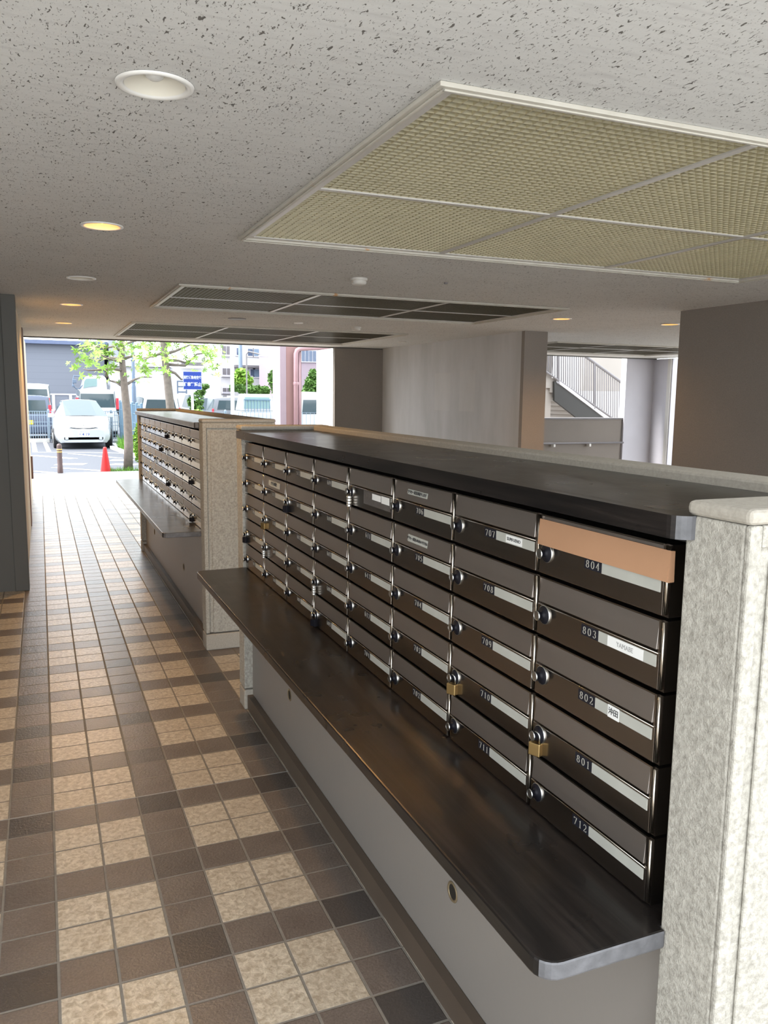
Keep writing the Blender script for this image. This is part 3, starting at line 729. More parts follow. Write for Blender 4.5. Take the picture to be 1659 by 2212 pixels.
def street_tree(base_px, by, trunk, branches, leaves, rb, rt, label, leafs=.075, spread=.16, nper=6):
    """trunk and branches follow pixel paths on the tree's own depth, with real thickness and spread"""
    b = at(*base_px, Y=by); t = thing('street_tree', (b.x, b.y, b.z), label, 'tree', 'street trees')
    def L(px, py, dy=0): q = at(px, py, Y=by+dy); return q-b
    pts = [L(*p) for p in trunk]; rs = [rb+(rt-rb)*i/(len(pts)-1) for i in range(len(pts))]
    m = MB(); m.tube(pts, rs, 12)
    for br in branches:
        q = [L(*p) for p in br]; m.tube(q, [rt*.62*(1-.75*i/(len(q)-1)) for i in range(len(q))], 7)
    m.build('trunk', 'bark', t, smooth=True)
    m = MB()
    for lf in leaves:
        px, py = lf[:2]; dy = lf[2] if len(lf) > 2 else random.uniform(-.7, .7); k = lf[3] if len(lf) > 3 else nper
        c = L(px, py, dy)
        for _ in range(k): palmate(m, c+Vector((random.gauss(0, spread), random.gauss(0, spread), random.gauss(0, spread*.7))), random.uniform(.8, 1.5)*leafs*1.25)
    m.build('foliage', 'leaf', t)
    return t
street_tree((277, 1016), 16.95, [(277, 1016), (278, 960), (275, 900), (270, 850), (266, 805), (263, 770), (264, 720)],
    [[(270, 838), (252, 826, .1), (236, 822, .3), (231, 806, .2)], [(264, 800), (245, 797, -.2), (215, 799, -.3), (190, 800, -.4), (180, 797, -.4)],
     [(263, 782), (250, 779, -.3), (235, 775, -.5), (215, 765, -.6), (205, 762, -.6)], [(263, 776), (240, 772, .3), (215, 778, .5), (196, 775, .5), (175, 778, .5)],
     [(274, 830), (290, 820, .2), (308, 814, .3), (328, 815, .4)], [(264, 760), (245, 748, -.2), (225, 752, -.3), (200, 747, -.3), (170, 750, -.4)],
     [(268, 775), (290, 768, .2), (310, 778, .3), (330, 770, .3)], [(265, 745), (285, 738, .3), (305, 735, .3)], [(232, 815, .2), (228, 806, .2), (235, 796, .2)]],
    [(180, 790), (186, 794), (173, 770), (176, 776), (192, 764), (198, 768), (170, 747), (176, 744), (205, 770), (190, 737), (205, 738), (222, 742), (238, 738), (222, 795, 0, 4), (240, 798), (230, 805, 0, 4),
     (262, 796), (268, 812, 0, 4), (296, 790), (300, 805), (318, 808), (328, 800), (290, 765), (305, 745), (325, 758), (278, 752), (250, 752), (236, 760), (265, 757), (212, 752), (285, 742), (300, 738), (320, 744), (340, 748, 0, 6), (275, 772), (248, 742)],
    .095, .05, 'slender street tree with pale trunk and young green leaves beside the red cone')
street_tree((371, 900), 22.5, [(371, 925), (370, 900), (366, 860), (361, 815), (356, 775), (353, 735), (350, 700)],
    [[(360, 800), (378, 806), (392, 820), (398, 818, .1)], [(357, 778), (385, 779), (400, 783), (420, 775)], [(355, 760), (330, 770), (300, 775)], [(356, 765), (380, 758), (410, 745), (440, 748)],
     [(357, 787), (400, 790), (425, 765), (455, 762)], [(355, 745), (375, 735), (400, 735)]],
    [(345, 790), (352, 800), (350, 775), (362, 770), (340, 760), (330, 748), (350, 745), (372, 742), (395, 742), (405, 748), (428, 752), (440, 755), (450, 762), (445, 770), (455, 775), (430, 768), (438, 778), (462, 770), (420, 762), (448, 785), (460, 780), (432, 760), (415, 755), (468, 788, 0, 6), (440, 745), (425, 745), (340, 740), (365, 755), (385, 750), (402, 775, 0, 5)],
    .125, .075, 'second street tree standing behind the farther mailboxes, next to the blue sign', .085, .24, 7)

# grass tuft at the tree's foot and the green verge by the car
def grass_patch(corners, n, h, label):
    m = MB(); a, b, c, d = [Vector(p) for p in corners]
    for _ in range(n):
        u, v = random.random(), random.random(); p = (a*(1-u)+b*u)*(1-v)+(d*(1-u)+c*u)*v
        hh = h*random.uniform(.5, 1.3); dx, dy = random.gauss(0, .3)*hh, random.gauss(0, .3)*hh; w = .008+h*.03; t = random.uniform(0, 3.14)
        m.add([p+Vector((w*cos(t), w*sin(t), 0)), p-Vector((w*cos(t), w*sin(t), 0)), p+Vector((dx, dy, hh))], [(0, 1, 2)])
    return tag(m.build('grass', 'grass'), label, 'grass', kind='stuff')
grass_patch([(1.15, 16.58, GZ+.02), (2.35, 16.58, GZ+.02), (2.35, 17.1, GZ), (1.3, 17.1, GZ)], 900, .17, 'tuft of bright grass at the foot of the nearest tree')
vb = [at(246, 957, Z=GZ), at(300, 1000, Z=GZ), at(400, 960, Z=GZ), at(268, 940, Z=GZ)]
v0 = [(2.05, 24.9, GZ), (2.45, 20.6, GZ), (5.0, 20.6, GZ), (3.4, 33, GZ)]
grass_patch(v0, 6000, .34, 'band of tall bright grass beside the white sedan')
m = MB(); m.add([Vector(p)+Vector((0, 0, .02)) for p in v0], [(0, 1, 2, 3)]); m.add([Vector(p)+Vector((0, 0, .0)) for p in v0], [(3, 2, 1, 0)])
tag(m.build('verge_soil', 'leaf2'), 'green ground of the verge beside the white sedan', 'verge', kind='stuff')
m = MB(); m.tube([(1.92, 25.6, GZ+.04), (2.36, 20.5, GZ+.04), (2.5, 18.6, GZ+.04)], .07, 4)
tag(m.build('kerb', 'concrete'), 'pale kerb edging the verge beside the white sedan', 'kerb')
m = MB().box(-1.6, .25, 29.3, 29.6, GZ, GZ+.12)
tag(m.build('kerb', 'concrete'), 'pale kerb in front of the mesh fence left of the white sedan', 'kerb')

# bollard and cone
t = thing('bollard', (0.30, 16.46, 0), 'brown bollard with yellow rings in front of the parked sedan', 'bollard')
MB().lathe([(.050, 0), (.050, .12), (.047, .125), (.047, .50), (.040, .535), (.015, .55)], (0, 0, 0), n=24, capb=True).build('post', 'bollard', t, smooth=True)
for z in (.385, .43): MB().lathe([(.0485, z), (.050, z+.006), (.050, z+.016), (.0485, z+.022)], (0, 0, 0), n=24).build('yellow_ring', 'reflective', t, smooth=True)
t = thing('traffic_cone', (1.13, 16.72, GZ), 'red traffic cone standing beside the nearest tree', 'traffic cone')
MB().lathe([(.115, .03), (.095, .16), (.035, .58), (.030, .605), (.012, .61)], (0, 0, 0), n=28, capb=True).build('cone_body', 'cone', t, smooth=True)
MB().box(-.15, .15, -.15, .15, 0, .03).build('cone_base', 'cone', t, bevel=.012)

# ---- cars, lofted from cross sections. local: nose (or tail) at y=0, length along +Y, ground at z=0
def car(name, loc, label, paint, st, glass='carglass', wheels=((0.75, .95), (3.2, .95)), wr=.30, rz=0, details=None):
    """st: (y, half width, bottom z, belt z, roof z, roof half width, kind) kind: h hood/boot, c cabin, w start of glass slope"""
    t = thing(name, loc, label, name.replace('_', ' ') if name != 'car' else 'car', None, rz)
    rings = []
    for (y, w, zb, zs, zr, wr_, k) in st:
        if k == 'h': wr_ = w*.55
        rings.append([(0, y, zb), (w*.86, y, zb), (w*.97, y, zb+.10), (w, y, zb+(zs-zb)*.45), (w*.985, y, zs-.10), (w*.93, y, zs), (wr_, y, zr-.035 if k != 'h' else zr), (wr_*.6, y, zr), (0, y, zr+.012)])
    body, ws, sides, rear = MB(), MB(), {1: MB(), -1: MB()}, MB()
    n = len(rings[0])
    def quad(mb, p, s): mb.add([(s*q[0], q[1], q[2]) for q in p], [(0, 1, 2, 3) if s > 0 else (3, 2, 1, 0)])
    for i in range(len(rings)-1):
        ki, kj = st[i][6], st[i+1][6]
        for j in range(n-1):
            p = [rings[i][j], rings[i+1][j], rings[i+1][j+1], rings[i][j+1]]
            for s in (1, -1):
                if j == 5 and ki == 'c' and kj == 'c': tgt = sides[s]
                elif j >= 6 and (ki+kj in ('wc', 'hc')): tgt = ws
                elif j >= 6 and (ki+kj in ('cw', 'ch')): tgt = rear
                elif j == 5 and (ki+kj in ('wc', 'cw', 'hc', 'ch')): tgt = sides[s]
                else: tgt = body
                quad(tgt, p, s)
    for i in (0, -1):
        r = rings[i]; f = list(range(n))
        body.add([(q[0], q[1], q[2]) for q in r]+[(-q[0], q[1], q[2]) for q in r[1:-1][::-1]], [list(range(2*n-2)) if i == 0 else list(range(2*n-2))[::-1]])
    b = body.build('body', paint, t, smooth=True)
    md = b.modifiers.new('weld', 'WELD'); md.merge_threshold = .001
    ee = b.modifiers.new('edge', 'EDGE_SPLIT'); ee.split_angle = radians(35)
    if ws.v: ws.build('windscreen', glass, t)
    for s in (1, -1):
        if sides[s].v: sides[s].build('side_window', glass, t)
    if rear.v: rear.build('rear_window', glass, t)
    for (y, f) in wheels:
        for s in (-1, 1):
            w = st[len(st)//2][1]*f
            wh = MB().lathe([(wr*.55, -.09), (wr*.95, -.09), (wr, -.06), (wr, .06), (wr*.95, .09), (wr*.55, .09)], (s*(w-.08), y, wr), 'x', 28, True, True).build('wheel', 'tyre', t)
            MB().lathe([(wr*.6, 0), (wr*.5, .012*s)], (s*(w-.08)+.092*s, y, wr), 'x', 20, False, True).build('hub_cap', 'silver', wh)
    if details: details(t)
    return t
def plate(t, x0, x1, y, z0, z1, txt, size, top=None, m='paper'):
    o = MB().box(x0, x1, y-.012, y, z0, z1).build('number_plate', m, t)
    writing(txt, size, ((x0+x1)/2, y-.0125, z0+(z1-z0)*.40), '-y', 'signblue' if m == 'paper' else 'trimblack', o, bold=.002)
    if top: writing(top, size*.42, ((x0+x1)/2, y-.0125, z0+(z1-z0)*.82), '-y', 'signblue', o)
HW = .80
def sedan_details(t):
    MB().box(-.56, .56, .0, .05, .26, .37).build('lower_intake', 'trimblack', t, bevel=.02)
    for s in (-1, 1):
        MB().lathe([(.048, .0), (.046, -.018), (.030, -.022)], (s*.47, .004, .315), 'y', 20, False, True).build('fog_lamp', 'lens', t, smooth=True)
        m = MB(); m.hexa([(s*.42, .085, .60), (s*.70, .24, .62), (s*.70, .33, .62), (s*.42, .30, .60), (s*.44, .12, .66), (s*.70, .30, .73), (s*.70, .40, .73), (s*.44, .33, .66)]); m.build('headlamp', 'lens', t, bevel=.01)
        m = MB(); m.box(s*.86-.09, s*.86+.09, 1.18, 1.26, .90, 1.02); m.box(s*.78-.03, s*.78+.03, 1.20, 1.24, .93, .96); m.build('wing_mirror', 'carwhite', t, bevel=.02)
    m = MB(); m.prism([(-.42, .655), (-.2, .625), (0, .615), (.2, .625), (.42, .655), (.2, .600), (0, .588), (-.2, .600)], 'y', .015, .06); m.build('grille_slot', 'trimblack', t)
    MB().lathe([(.032, 0), (.028, -.012)], (0, .028, .70), 'y', 20, False, True).build('front_emblem', 'silver', t)
    MB().tube([(-.6, 1.08, .94), (0, .98, .955), (.6, 1.08, .94)], .014, 6).build('wiper_cowl', 'trimblack', t)
    plate(t, -.165, .165, .0, .365, .535, '・4 19', .115, '熊本 300')
q = at(181, 970, Z=GZ)
car('car', (1.155, 25.6, GZ), 'white sedan parked nose-on in the middle of the lot', 'carwhite',
    [(0, .60, .20, .56, .57, 0, 'h'), (.10, .74, .18, .63, .68, 0, 'h'), (.45, .80, .17, .78, .84, 0, 'h'), (1.05, .815, .17, .93, .95, .0, 'h'),
     (2.0, .82, .17, .95, 1.42, .50, 'c'), (2.6, .82, .17, .95, 1.43, .54, 'c'), (3.2, .82, .17, .96, 1.36, .52, 'c'), (4.0, .80, .2, 1.0, 1.06, 0, 'h'), (4.25, .74, .25, .85, .87, 0, 'h')],
    wheels=((.72, 1.0), (3.3, 1.0)), details=sedan_details)

def van_rear(tail='redlens', pl=None, win=(-.56, .56, .98, 1.45), zt=.95, extra=None):
    def f(t):
        x0, x1, z0, z1 = win
        m = MB(); m.prism([(x0, z0), (x1, z0), (x1*.93, z1), (x0*.93, z1)], 'y', -.012, .02); m.build('tailgate_window', 'carglass', t)
        for s in (-1, 1):
            MB().box(s*.70-.05, s*.70+.05, -.015, .05, zt, zt+.42).build('tail_lamp', tail, t, bevel=.015)
        if pl: plate(t, -.155, .155, -.016, .55, .70, pl[0], .085, m=pl[1])
        MB().box(-.72, .72, -.04, .05, .25, .50).build('rear_bumper', extra or 'carwhite', t, bevel=.03)
        MB().tube([(-.2, -.02, z0+.04), (.15, -.02, z0+.02)], .010, 6).build('rear_wiper', 'trimblack', t)
    return f
VAN = lambda w, h, L: [(0, w*.97, .24, .93, h*.96, w*.80, 'c'), (.04, w, .22, .95, h, w*.84, 'c'), (1.2, w, .2, .95, h+.02, w*.86, 'c'), (2.4, w, .2, .95, h, w*.84, 'c'), (3.1, w, .2, .98, 1.08, 0, 'h'), (L, w*.9, .24, .70, .72, 0, 'h')]
def veh(px0, px1, pyg, Y): a = at(px0, pyg, Y=Y); b = at(px1, pyg, Y=Y); return a, b
a, b = veh(168, 258, 945, 32.0)
car('car', ((a.x+b.x)/2, 32.0, GZ), 'white hatchback seen from behind, over the sedan roof', 'carwhite', VAN((b.x-a.x)/2, 1.78, 3.6), details=van_rear(pl=None, win=(-.62, .62, 1.12, 1.62), zt=1.05))
a, b = veh(48, 112, 945, 30.5)
car('car', ((a.x+b.x)/2-.25, 30.6, GZ), 'dark blue car with yellow number plate behind the mesh fence at left', 'carblue', VAN(.80, 1.52, 3.5), details=van_rear(pl=('41', 'yellow'), win=(-.6, .6, .92, 1.38), zt=.80, extra='carblue'))
car('van', (-.35, 37.5, GZ), 'white van with pale windows behind the dark blue car', 'carwhite', VAN(.88, 2.0, 3.9), details=van_rear(win=(-.7, .7, 1.15, 1.78), zt=1.0))
def cabside(t):
    for s in (-1, 1): MB().box(s*.80-.05, s*.80+.03, -.03, .05, .86, 1.06).build('tail_lamp', 'redlens', t, bevel=.02)
    MB().prism([(-.64, 1.02), (.64, 1.02), (.56, 1.40), (-.56, 1.40)], 'y', -.012, .02).build('tailgate_window', 'carglass', t)
a, b = veh(452, 552, 905, 34.0)
car('car', ((a.x+b.x)/2, 34.0, GZ), 'grey estate car with red tail lamps behind the white pole', 'cargrey', VAN(.93, 1.50, 4.2), details=cabside)
a, b = veh(300, 395, 900, 36.0)
car('car', ((a.x+b.x)/2, 36.0, GZ), 'white car with red tail lamp just left of the second tree', 'carwhite', VAN(.86, 1.52, 4.0), details=cabside)
a, b = veh(445, 500, 905, 40.0)
car('car', ((a.x+b.x)/2-.3, 41.0, GZ), 'silver car half hidden left of the grey estate', 'carsilver', VAN(.88, 1.62, 4.0), details=cabside)
a, b = veh(568, 612, 915, 31.0)
def lighttruck(name, x, y, label):
    t = thing(name, (x, y, GZ), label, 'truck', None)
    MB().box(-.70, .70, 1.9, 3.1, .35, 1.0).build('cab_lower', 'carwhite', t, bevel=.04)
    m = MB(); m.hexa([(-.68, 1.9, 1.0), (.68, 1.9, 1.0), (.68, 2.95, 1.0), (-.68, 2.95, 1.0), (-.60, 1.95, 1.68), (.60, 1.95, 1.68), (.60, 2.6, 1.68), (-.60, 2.6, 1.68)]); m.build('cab', 'carwhite', t, bevel=.05)
    MB().prism([(-.54, 1.10), (.54, 1.10), (.50, 1.55), (-.50, 1.55)], 'y', 1.88, 1.92).build('cab_window', 'cabglass', t)
    MB().box(-.72, .72, 0, 1.85, .50, .58).build('load_bed', 'carwhite', t)
    for bx in ((-.72, .72, 0, .04), (-.72, -.68, .04, 1.85), (.68, .72, .04, 1.85)): MB().box(*bx, .58, .90).build('bed_side', 'carwhite', t)
    m = MB()
    for i in range(9): m.box(-.5+i*.125-.01, -.5+i*.125+.01, 1.84, 1.86, .95, 1.45)
    m.box(-.55, .55, 1.83, 1.87, 1.43, 1.47); m.build('guard_frame', 'fencegreen', t)
    for s in (-1, 1):
        MB().box(s*.55-.1, s*.55+.1, -.02, 0, .38, .48).build('tail_lamp', 'redlens', t)
        for y_ in (.5, 2.6): MB().lathe([(.16, -.08), (.27, -.08), (.27, .08), (.16, .08)], (s*.60, y_, .27), 'x', 24, True, True).build('wheel', 'tyre', t)
lighttruck('pickup_truck', (a.x+b.x)/2-.25, 30.6, 'small white pickup truck left of the pink column')
a, b = veh(655, 690, 915, 27.0)
car('van', ((a.x+b.x)/2+.2, 26.9, GZ), 'white van right of the pink column', 'carwhite', VAN(.74, 1.75, 3.3), details=van_rear(win=(-.56, .56, 1.02, 1.5), zt=.80))
# big lorry cab above the hatchback, seen from the side
q = at(205, 850, Y=42.0)
t = thing('truck', (q.x, 42.0, GZ), 'tall white lorry cab with dark mirror frame rising behind the hatchback', 'truck')
k = 42.0/1657
def LP(px, py): v = at(px, py, Y=42.0); return (v.x-q.x, v.z-GZ)
m = MB(); m.prism([LP(*p) for p in ((176, 868), (177, 838), (183, 818), (190, 811), (222, 811), (230, 817), (233, 860), (233, 950), (170, 950))], 'y', 0, 2.3); m.build('cab', 'carwhite', t, bevel=.08)
MB().prism([LP(*p) for p in ((180, 839), (182, 823), (186, 818), (209, 818), (209, 834), (190, 836))], 'y', -.03, .02).build('side_window', 'cabglass', t)
m = MB(); m.tube([Vector((LP(*p)[0], -.25, LP(*p)[1])) for p in ((181, 818), (172, 813), (159, 812), (158, 820), (157, 833), (165, 840), (170, 841), (178, 832))], .03, 6)
m.build('mirror_frame', 'bluepole', t)
for pp in ((156, 165, 820, 828), (155, 161, 831, 836)):
    x0, z1 = LP(pp[0], pp[2]); x1, z0 = LP(pp[1], pp[3]); MB().box(x0, x1, -.32, -.18, z0, z1).build('mirror', 'bluepole', t, bevel=.02)
m = MB(); m.prism([LP(*p) for p in ((233, 870), (243, 800), (256, 796), (300, 812), (318, 870), (318, 950), (233, 950))], 'y', .2, 2.2); m.build('drum_body', 'carwhite', t, bevel=.1)
for px in (190, 250, 300):
    x_, z_ = LP(px, 925); MB().lathe([(.3, -.12), (.5, -.12), (.5, .12), (.3, .12)], (x_, .1, .5), 'y', 24, True, True).build('wheel', 'tyre', t)

# fences: posts and wires
def mesh_fence(a, b, z0, z1, label, mat='fencewhite', nb=None, post=2.0, hb=(0, .5, 1), name='mesh_fence', rr=.006):
    a, b = Vector(a), Vector(b); L = (b-a).length; d = (b-a)/L
    t = thing(name, (a.x, a.y, a.z), label, 'fence')
    m = MB(); n = nb or int(L/.075)
    for i in range(n+1): p = d*L*i/n; m.box(p.x-rr, p.x+rr, p.y-rr, p.y+rr, z0, z1)
    for h in hb:
        z = z0+(z1-z0)*h; m.tube([Vector((0, 0, z)), d*L+Vector((0, 0, z))], rr*1.4, 4)
    m.build('wire_mesh', mat, t)
    for i in range(int(L/post)+1):
        p = d*min(i*post, L); MB().lathe([(.035, 0), (.035, z1+.05), (.01, z1+.07)], (p.x, p.y+.04, 0), n=10, capb=True).build('post', mat, t)
    return t
mesh_fence((-1.75, 29.75, GZ), (2.6, 29.75, GZ), .08, 1.02, 'pale wire mesh fence behind the white sedan', nb=58, hb=(0, .14, .5, .62, .86, 1), rr=.010)
mesh_fence((2.55, 29.6, GZ), (2.3, 20.8, GZ), .1, 1.35, 'blue-green mesh fence running towards the nearest tree beside the grass', 'fencegreen', post=1.45, hb=(0, .2, .4, .6, .8, 1))
mesh_fence((3.5, 26.5, GZ), (14.5, 23.5, GZ), .1, 1.1, 'pale wire mesh fence in front of the grey estate car', hb=(0, .5, 1), nb=90)
# signs, poles
sp = at(417, 905, Y=20.0); t = thing('notice_sign', (sp.x, 20.0, GZ), 'blue notice sign with two lines of white characters on a white post', 'sign')
a = at(395, 802, Y=20.0); b = at(436, 842, Y=20.0)
MB().lathe([(.03, 0), (.03, b.z-GZ+.3)], (0, .03, 0), n=14, capb=True).build('post', 'whitepanel', t, smooth=True)
sb = MB().box(a.x-sp.x, b.x-sp.x, -.012, 0, b.z-GZ, a.z-GZ).build('sign_board', 'signblue', t)
cx, h = (a.x+b.x)/2-sp.x, a.z-b.z
m = MB(); w_ = (b.x-a.x)/2
for bx in ((cx-w_, cx+w_, 0), (cx-w_, cx+w_, 1)): zz = (b.z-GZ) if bx[2] == 0 else (a.z-GZ-.008); m.box(bx[0], bx[1], -.014, -.012, zz, zz+.008)
for xx in (cx-w_, cx+w_-.008): m.box(xx, xx+.008, -.014, -.012, b.z-GZ+.008, a.z-GZ-.008)
m.build('sign_border', 'signwhite', sb)
writing('消防活動用空地', .082, (cx, -.014, b.z-GZ+h*.66), '-y', 'signwhite', sb, bold=.003, sx=.74)
writing('駐車等禁止', .098, (cx, -.014, b.z-GZ+h*.28), '-y', 'signwhite', sb, bold=.004, sx=.86)
pp = at(503, 905, Y=24.0)
t = tag(MB().lathe([(.055, 0), (.055, 5.2)], (0, 0, 0), n=16, capb=True).build('white_pole', 'whitepanel', None, smooth=True, loc=(pp.x, 24.0, GZ)), 'plain white pole in front of the grey estate car', 'pole')
pp = at(291, 905, Y=36.0); t = thing('lamp_post', (pp.x, 36.0, GZ), 'slim blue-grey lamp post between the two street trees', 'lamp post')
MB().lathe([(.09, 0), (.09, 1.9), (.07, 2.0), (.07, 6.5)], (0, 0, 0), n=12, capb=True).build('pole', 'bluepole', t, smooth=True)
for z in (2.1, 3.0, 3.8): MB().lathe([(.085, z), (.10, z+.03), (.085, z+.06)], (0, 0, 0), n=12).build('collar', 'bluepole', t)
pp = at(521, 905, Y=52.0); t = thing('utility_pole', (pp.x, 52.0, GZ), 'blue utility pole with fittings in front of the white apartments', 'utility pole')
MB().lathe([(.14, 0), (.11, 8.5)], (0, 0, 0), n=12, capb=True).build('pole', 'bluepole', t, smooth=True)
for z in (5.2, 5.6, 6.0): MB().box(-.35, .35, -.16, -.10, z, z+.08).build('crossarm', 'bluepole', t)
pp = at(534, 905, Y=46.0); t = thing('street_lamp', (pp.x, 46.0, GZ), 'thin grey street lamp with bent arm above the hedge', 'street lamp')
MB().tube([(0, 0, 0), (0, 0, 3.9), (.1, -.1, 4.05), (.9, -.5, 3.85)], .045, 8).build('pole', 'railing', t)
MB().box(.6, 1.15, -.6, -.35, 3.76, 3.86).build('lamp_head', 'whitepanel', t, bevel=.02)

# pink building column with drain pipes
Yc = 15.5
def PX(px): return at(px, 850, Y=Yc).x
x0, x1, x2 = PX(606), PX(618), PX(651)
t = thing('pink_column', ((x1+x2)/2, Yc, -.004), 'pink rendered building column with pink drain pipe outside the opening', 'column')
ox = (x1+x2)/2
m = MB(); m.mi = 0; m.box(x0-ox, x2-ox, 0, .55, 0, 5.0); m.build('shaft', 'pink', t)
MB().box(x0-ox-.006, x0-ox, -.004, .55, 0, 5.0).build('lit_side_face', 'pinklight', t)  # paler pink paints the light falling on the left side
MB().box(x0-ox-.006, x1-ox, -.008, 0, 0, 5.0).build('lit_corner_face', 'pinklight', t)  # same painted light carried round the corner
xp = (PX(637)-ox)
m = MB(); zt = at(640, 752, Y=Yc-.12).z
m.tube([(xp, -.075, 0), (xp, -.075, zt-.10), (xp+.02, -.075, zt-.04), (xp+.08, -.075, zt), (xp+1.4, -.075, zt+.10)], .047, 14); m.build('drain_pipe', 'pinkpipe', t, smooth=True)
MB().lathe([(.052, 1.70), (.055, 1.73), (.052, 1.76)], (xp, -.075, 0), n=16).build('pipe_joint', 'pinkpipe', t)
MB().tube([(xp+.085, -.03, 0), (xp+.085, -.03, zt-.06)], .022, 8).build('thin_pipe', 'pinkpipe', t, smooth=True)

# buildings
def building(name, label, mat, Y, px0, px1, ptop, depth=8, roof=None):
    a = at(px0, 905, Y=Y); b = at(px1, 905, Y=Y); top = at((px0+px1)/2, ptop, Y=Y).z if ptop else 14
    t = thing(name, (a.x, Y, GZ), label, 'building')
    MB().box(0, b.x-a.x, 0, depth, 0, top-GZ).build('wall', mat, t)
    return t, a
t, a = building('warehouse', 'large grey metal-clad building filling the left of the far view', 'siding', 58, -60, 230, 742, 14)
e0 = at(-60, 744, Y=58); e1 = at(224, 741, Y=58)
MB().box(-.2, e1.x-a.x+.2, -.5, 14, at(150, 741, Y=58).z-GZ-.12, at(150, 737, Y=58).z-GZ).build('eave', 'eave', t)
t, a = building('white_building', 'white rendered building with grey upper cladding behind the two street trees', 'whitewall', 56, 243, 470, 794, 12)
w = at(470, 905, Y=56).x-a.x; zt = at(300, 792, Y=56).z-GZ
z2 = at(300, 756, Y=56).z-GZ; xr = at(372, 800, Y=56).x-a.x
MB().hexa([(.02, -.3, zt), (xr, -.3, zt), (xr, 11, zt), (.02, 11, zt), (.02, 2, z2+1.2), (xr-2.5, 2, z2-.3), (xr-2.5, 11, z2-.3), (.02, 11, z2+1.2)]).build('roof_cladding', 'siding', t)
xa, xb = at(391, 790, Y=55.8).x-a.x, at(438, 790, Y=55.8).x-a.x
MB().box(xa, xb, -.5, 0, at(410, 790, Y=56).z-GZ, at(410, 783, Y=56).z-GZ).build('canopy', 'greyband', t)
MB().box(at(345, 750, Y=56).x-a.x+.9, at(375, 750, Y=56).x-a.x, 3, 3.2, z2-.3, z2+1.1).build('roof_vent', 'eave', t)
writing('日', 1.0, (at(393, 838, Y=56).x-a.x, -.02, at(393, 838, Y=56).z-GZ), '-y', 'bluepole', t)
t, a = building('apartment_building', 'white apartment building with curtained windows behind the hedge', 'whitewall', 62, 478, 640, 742, 12)
def bx(px, Y=62): return at(px, 850, Y=Y).x-a.x
def bz(py, px=550, Y=62): return at(px, py, Y=Y).z-GZ
MB().box(bx(505), bx(640), -.7, 0, bz(795), bz(790)).build('balcony_band', 'greyband', t)
for (x0, x1, y0, y1) in ((536, 546, 754, 769), (549, 574, 754, 769), (577, 586, 754, 769), (512, 520, 753, 768), (541, 549, 798, 812), (549, 575, 798, 814), (578, 586, 800, 814)):
    f = MB().box(bx(x0)-.08, bx(x1)+.08, -.10, -.0, bz(y1)-.08, bz(y0)+.08).build('window', 'whitepanel', t)
    MB().box(bx(x0), bx(x1), -.12, -.10, bz(y1), bz(y0)).build('pane', 'curtain' if x1-x0 > 15 else 'glassdark', f)
for (y0, y1) in ((746, 772), (793, 815), (835, 851)):
    f = MB().box(bx(479), bx(499), -.25, 0, bz(y1), bz(y0)).build('bay_window', 'whitepanel', t)
    for k_ in (0, 1): MB().box(bx(480+k_*9.5), bx(488+k_*9.5), -.28, -.25, bz(y1)+.15, bz(y0)-.15).build('pane', 'greyband', f)
t, a = building('apartment_building', 'pinkish apartment block with a wide window, seen right of the pink column', 'pinklight', 50, 645, 740, 735, 10)
def bx(px, Y=50): return at(px, 850, Y=Y).x-a.x
def bz(py, px=670, Y=50): return at(px, py, Y=Y).z-GZ
f = MB().box(bx(648), bx(684), -.10, 0, bz(783), bz(756)).build('window', 'whitepanel', t)
for k_ in range(4): MB().box(bx(651+k_*8), bx(657.5+k_*8), -.13, -.10, bz(781), bz(758)).build('pane', 'glassdark', f)
# boundary wall, rails, hedge, bushes
a, b = at(492, 858, Y=48), at(720, 858, Y=48)
tag(MB().box(0, b.x-a.x, 0, .2, 0, at(600, 856, Y=48).z-GZ).build('boundary_wall', 'whitewall', None, loc=(a.x, 48, GZ)), 'pale boundary wall under the hedge', 'wall')
a, b = at(60, 850, Y=52), at(175, 850, Y=52)
t = thing('boundary_fence', (a.x, 52, GZ), 'grey panel fence with white top rail in front of the metal-clad building', 'fence'); zt = at(100, 850, Y=52).z-GZ
MB().box(0, b.x-a.x, 0, .05, 0, zt-.08).build('panels', 'siding', t); MB().box(0, b.x-a.x, -.05, .08, zt-.08, zt).build('top_rail', 'whitepanel', t)
for px in (115, 152): xq = at(px, 850, Y=52).x-a.x; MB().box(xq-.08, xq+.08, -.06, 0, 0, zt).build('post', 'whitepanel', t)
def shrub(name, label, cat, Y, lumps, leafsize, mat='leaf', n=260, stem=True):
    px, py = lumps[0][:2]; o = at(px, py, Y=Y); t = thing(name, (o.x, Y, GZ), label, cat)
    m = MB()
    for (px, py, rx, rz) in lumps:
        c = at(px, py, Y=Y); k = Y/1657
        ball(m, (c.x-o.x, 0, c.z-GZ), rx*k, min(rx*k, 1.2), rz*k, n, leafsize)
    m.build('foliage', mat, t)
    if stem:
        c = at(lumps[0][0], lumps[0][1], Y=Y); MB().tube([(0, 0, 0), (.05, 0, (c.z-GZ)*.5), (0, 0, c.z-GZ)], [.07, .05, .03], 8).build('stem', 'bark', t)
    return t
shrub('hedge', 'long clipped green hedge on top of the boundary wall', 'hedge', 49, [(522, 840, 12, 9), (540, 842, 12, 9), (558, 842, 12, 9), (574, 844, 8, 8), (503, 838, 6, 7)], .13, 'leaf2', 420)
shrub('garden_tree', 'rounded yellow-green tree above the left part of the hedge', 'tree', 50.5, [(522, 812, 15, 15), (516, 822, 12, 10), (532, 822, 13, 10)], .16, 'leaf', 420)
shrub('garden_tree', 'green tree just left of the pink column', 'tree', 47, [(594, 820, 14, 20), (600, 842, 12, 12)], .15, 'leaf2', 500)
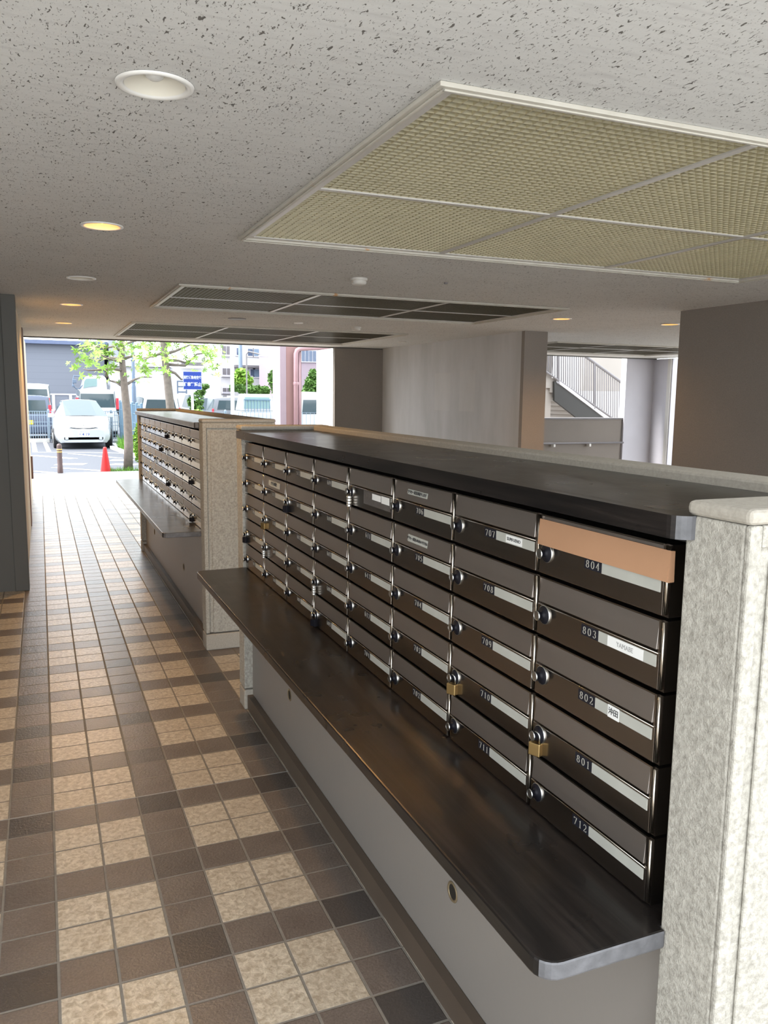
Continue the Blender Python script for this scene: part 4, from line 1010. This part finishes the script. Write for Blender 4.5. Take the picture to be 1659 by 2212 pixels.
shrub('garden_tree', 'bushy green tree in the gap right of the pink column', 'tree', 44, [(672, 835, 16, 20), (676, 812, 9, 14), (664, 848, 12, 8)], .14, 'leaf2', 500)
shrub('shrub', 'tall thin shrub beside the post of the blue sign', 'shrub', 21.5, [(428, 862, 11, 18), (436, 842, 8, 12), (425, 880, 14, 10), (412, 868, 6, 10), (445, 835, 5, 4)], .06, 'leaf2', 170)
shrub('shrub', 'low yellow-green shrub behind the corner of the farther mailbox stand', 'shrub', 20.5, [(296, 950, 7, 30), (300, 980, 6, 18), (425, 893, 14, 6)], .07, 'leaf', 200, False)

# ---- outdoor stair seen through the right-hand opening
YS = 13.4
def sx(px): return at(px, 850, Y=YS).x
def SP(px, py, dy=0): v = at(px, py, Y=YS+dy); return v
k = 300/1659
def cq(a, b, dy=0): return SP(1180+a*k, 720+b*k, dy)
o = cq(450, 1010)
t = thing('outdoor_stair', (o.x, YS, 0), 'outdoor staircase with a dark stringer and a barred grey railing descending to the right', 'stairs')
def rel(v): return Vector((v.x-o.x, v.y-YS, v.z))
def slab(pts, mat, nm, d0, d1):
    q = [rel(cq(*p)) for p in pts]; return MB().prism([(v.x, v.z) for v in q], 'y', d0, d1).build(nm, mat, t)
slab([(98, 575), (98, 800), (375, 1018), (900, 1420), (1240, 1420)], 'stringer', 'stringer', 0, .06)
slab([(130, 590), (150, 560), (1240, 1395), (1240, 1420)], 'whitepanel', 'stair_edge', -.02, .0)
# steps, climbing to the upper left
a0, b0 = rel(cq(1240, 1400)), rel(cq(-150, 350)); m = MB(); ns = 20
for i in range(ns):
    f0, f1 = i/ns, (i+1)/ns; xa = a0.x+(b0.x-a0.x)*f0; xb = a0.x+(b0.x-a0.x)*f1; z = a0.z+(b0.z-a0.z)*f1
    m.box(min(xa, xb), max(xa, xb), .06, 1.4, z-.30, z-.02)
m.build('steps', 'beige', t)
def bar(nm, p, q, r, par): a, b = rel(cq(*p)), rel(cq(*q)); return MB().tube([a, b], r, 6).build(nm, 'railing', par)
rl = MB(); top = lambda u: 290+(u-490)*(322/445.); bot = lambda u: 565+(u-150)*(440/630.)
rl.tube([rel(cq(-60, top(-60))), rel(cq(1240, top(1240)))], .030, 8); rl.tube([rel(cq(-60, bot(-60))), rel(cq(1240, bot(1240)))], .022, 8)
R_ = rl.build('railing', 'railing', t)
for i in range(48):
    u = -50+i*25.6
    if abs(u-573) < 8 or abs(u-145) < 8: continue
    bar('baluster', (u, top(u)), (u, bot(u)), .011, t)
for u in (145, 573, 1000): bar('railing_post', (u, top(u)), (u, bot(u)+45), .026, t)
# walls behind the stair
a = SP(1170, 850, 3.2); b = SP(1200, 850, 3.2)
struct(MB().box(SP(1120, 850).x, sx(1197), YS+.10, YS+.25, 0, 4.5).build('wall_stair_side', 'beige'))
struct(MB().box(SP(1125, 850, 1.9).x, SP(1500, 850, 1.9).x, YS+1.9, YS+2.0, 0, SP(1300, 895, 1.9).z).build('wall_under_stair', 'concrete'))
a = SP(1262, 800, 1.6); b = SP(1345, 800, 1.6)
struct(MB().box(a.x, b.x, YS+1.6, YS+1.8, SP(1300, 845, 1.6).z, 4.5).build('wall_stair_back', 'beige'))
struct(MB().box(SP(1195, 800, 6).x, SP(1345, 800, 6).x, YS+6, YS+6.3, 0, 7).build('wall_neighbour', 'whitewall'))
shrub('garden_tree', 'sliver of bright foliage between the stair wall and the white wall panel', 'tree', 18.0, [(1350, 790, 7, 40), (1352, 820, 7, 25)], .10, 'leaf', 500)
# pale boxes and notices: small dark intercom on the outer left wall
tag(MB().box(0, .03, 0, .10, 0, .32).build('wall_box', 'brown_frame', None, loc=(-0.158, 12.55, .28), bevel=.004), 'small dark box low on the outer wall at the left edge of the opening', 'box')
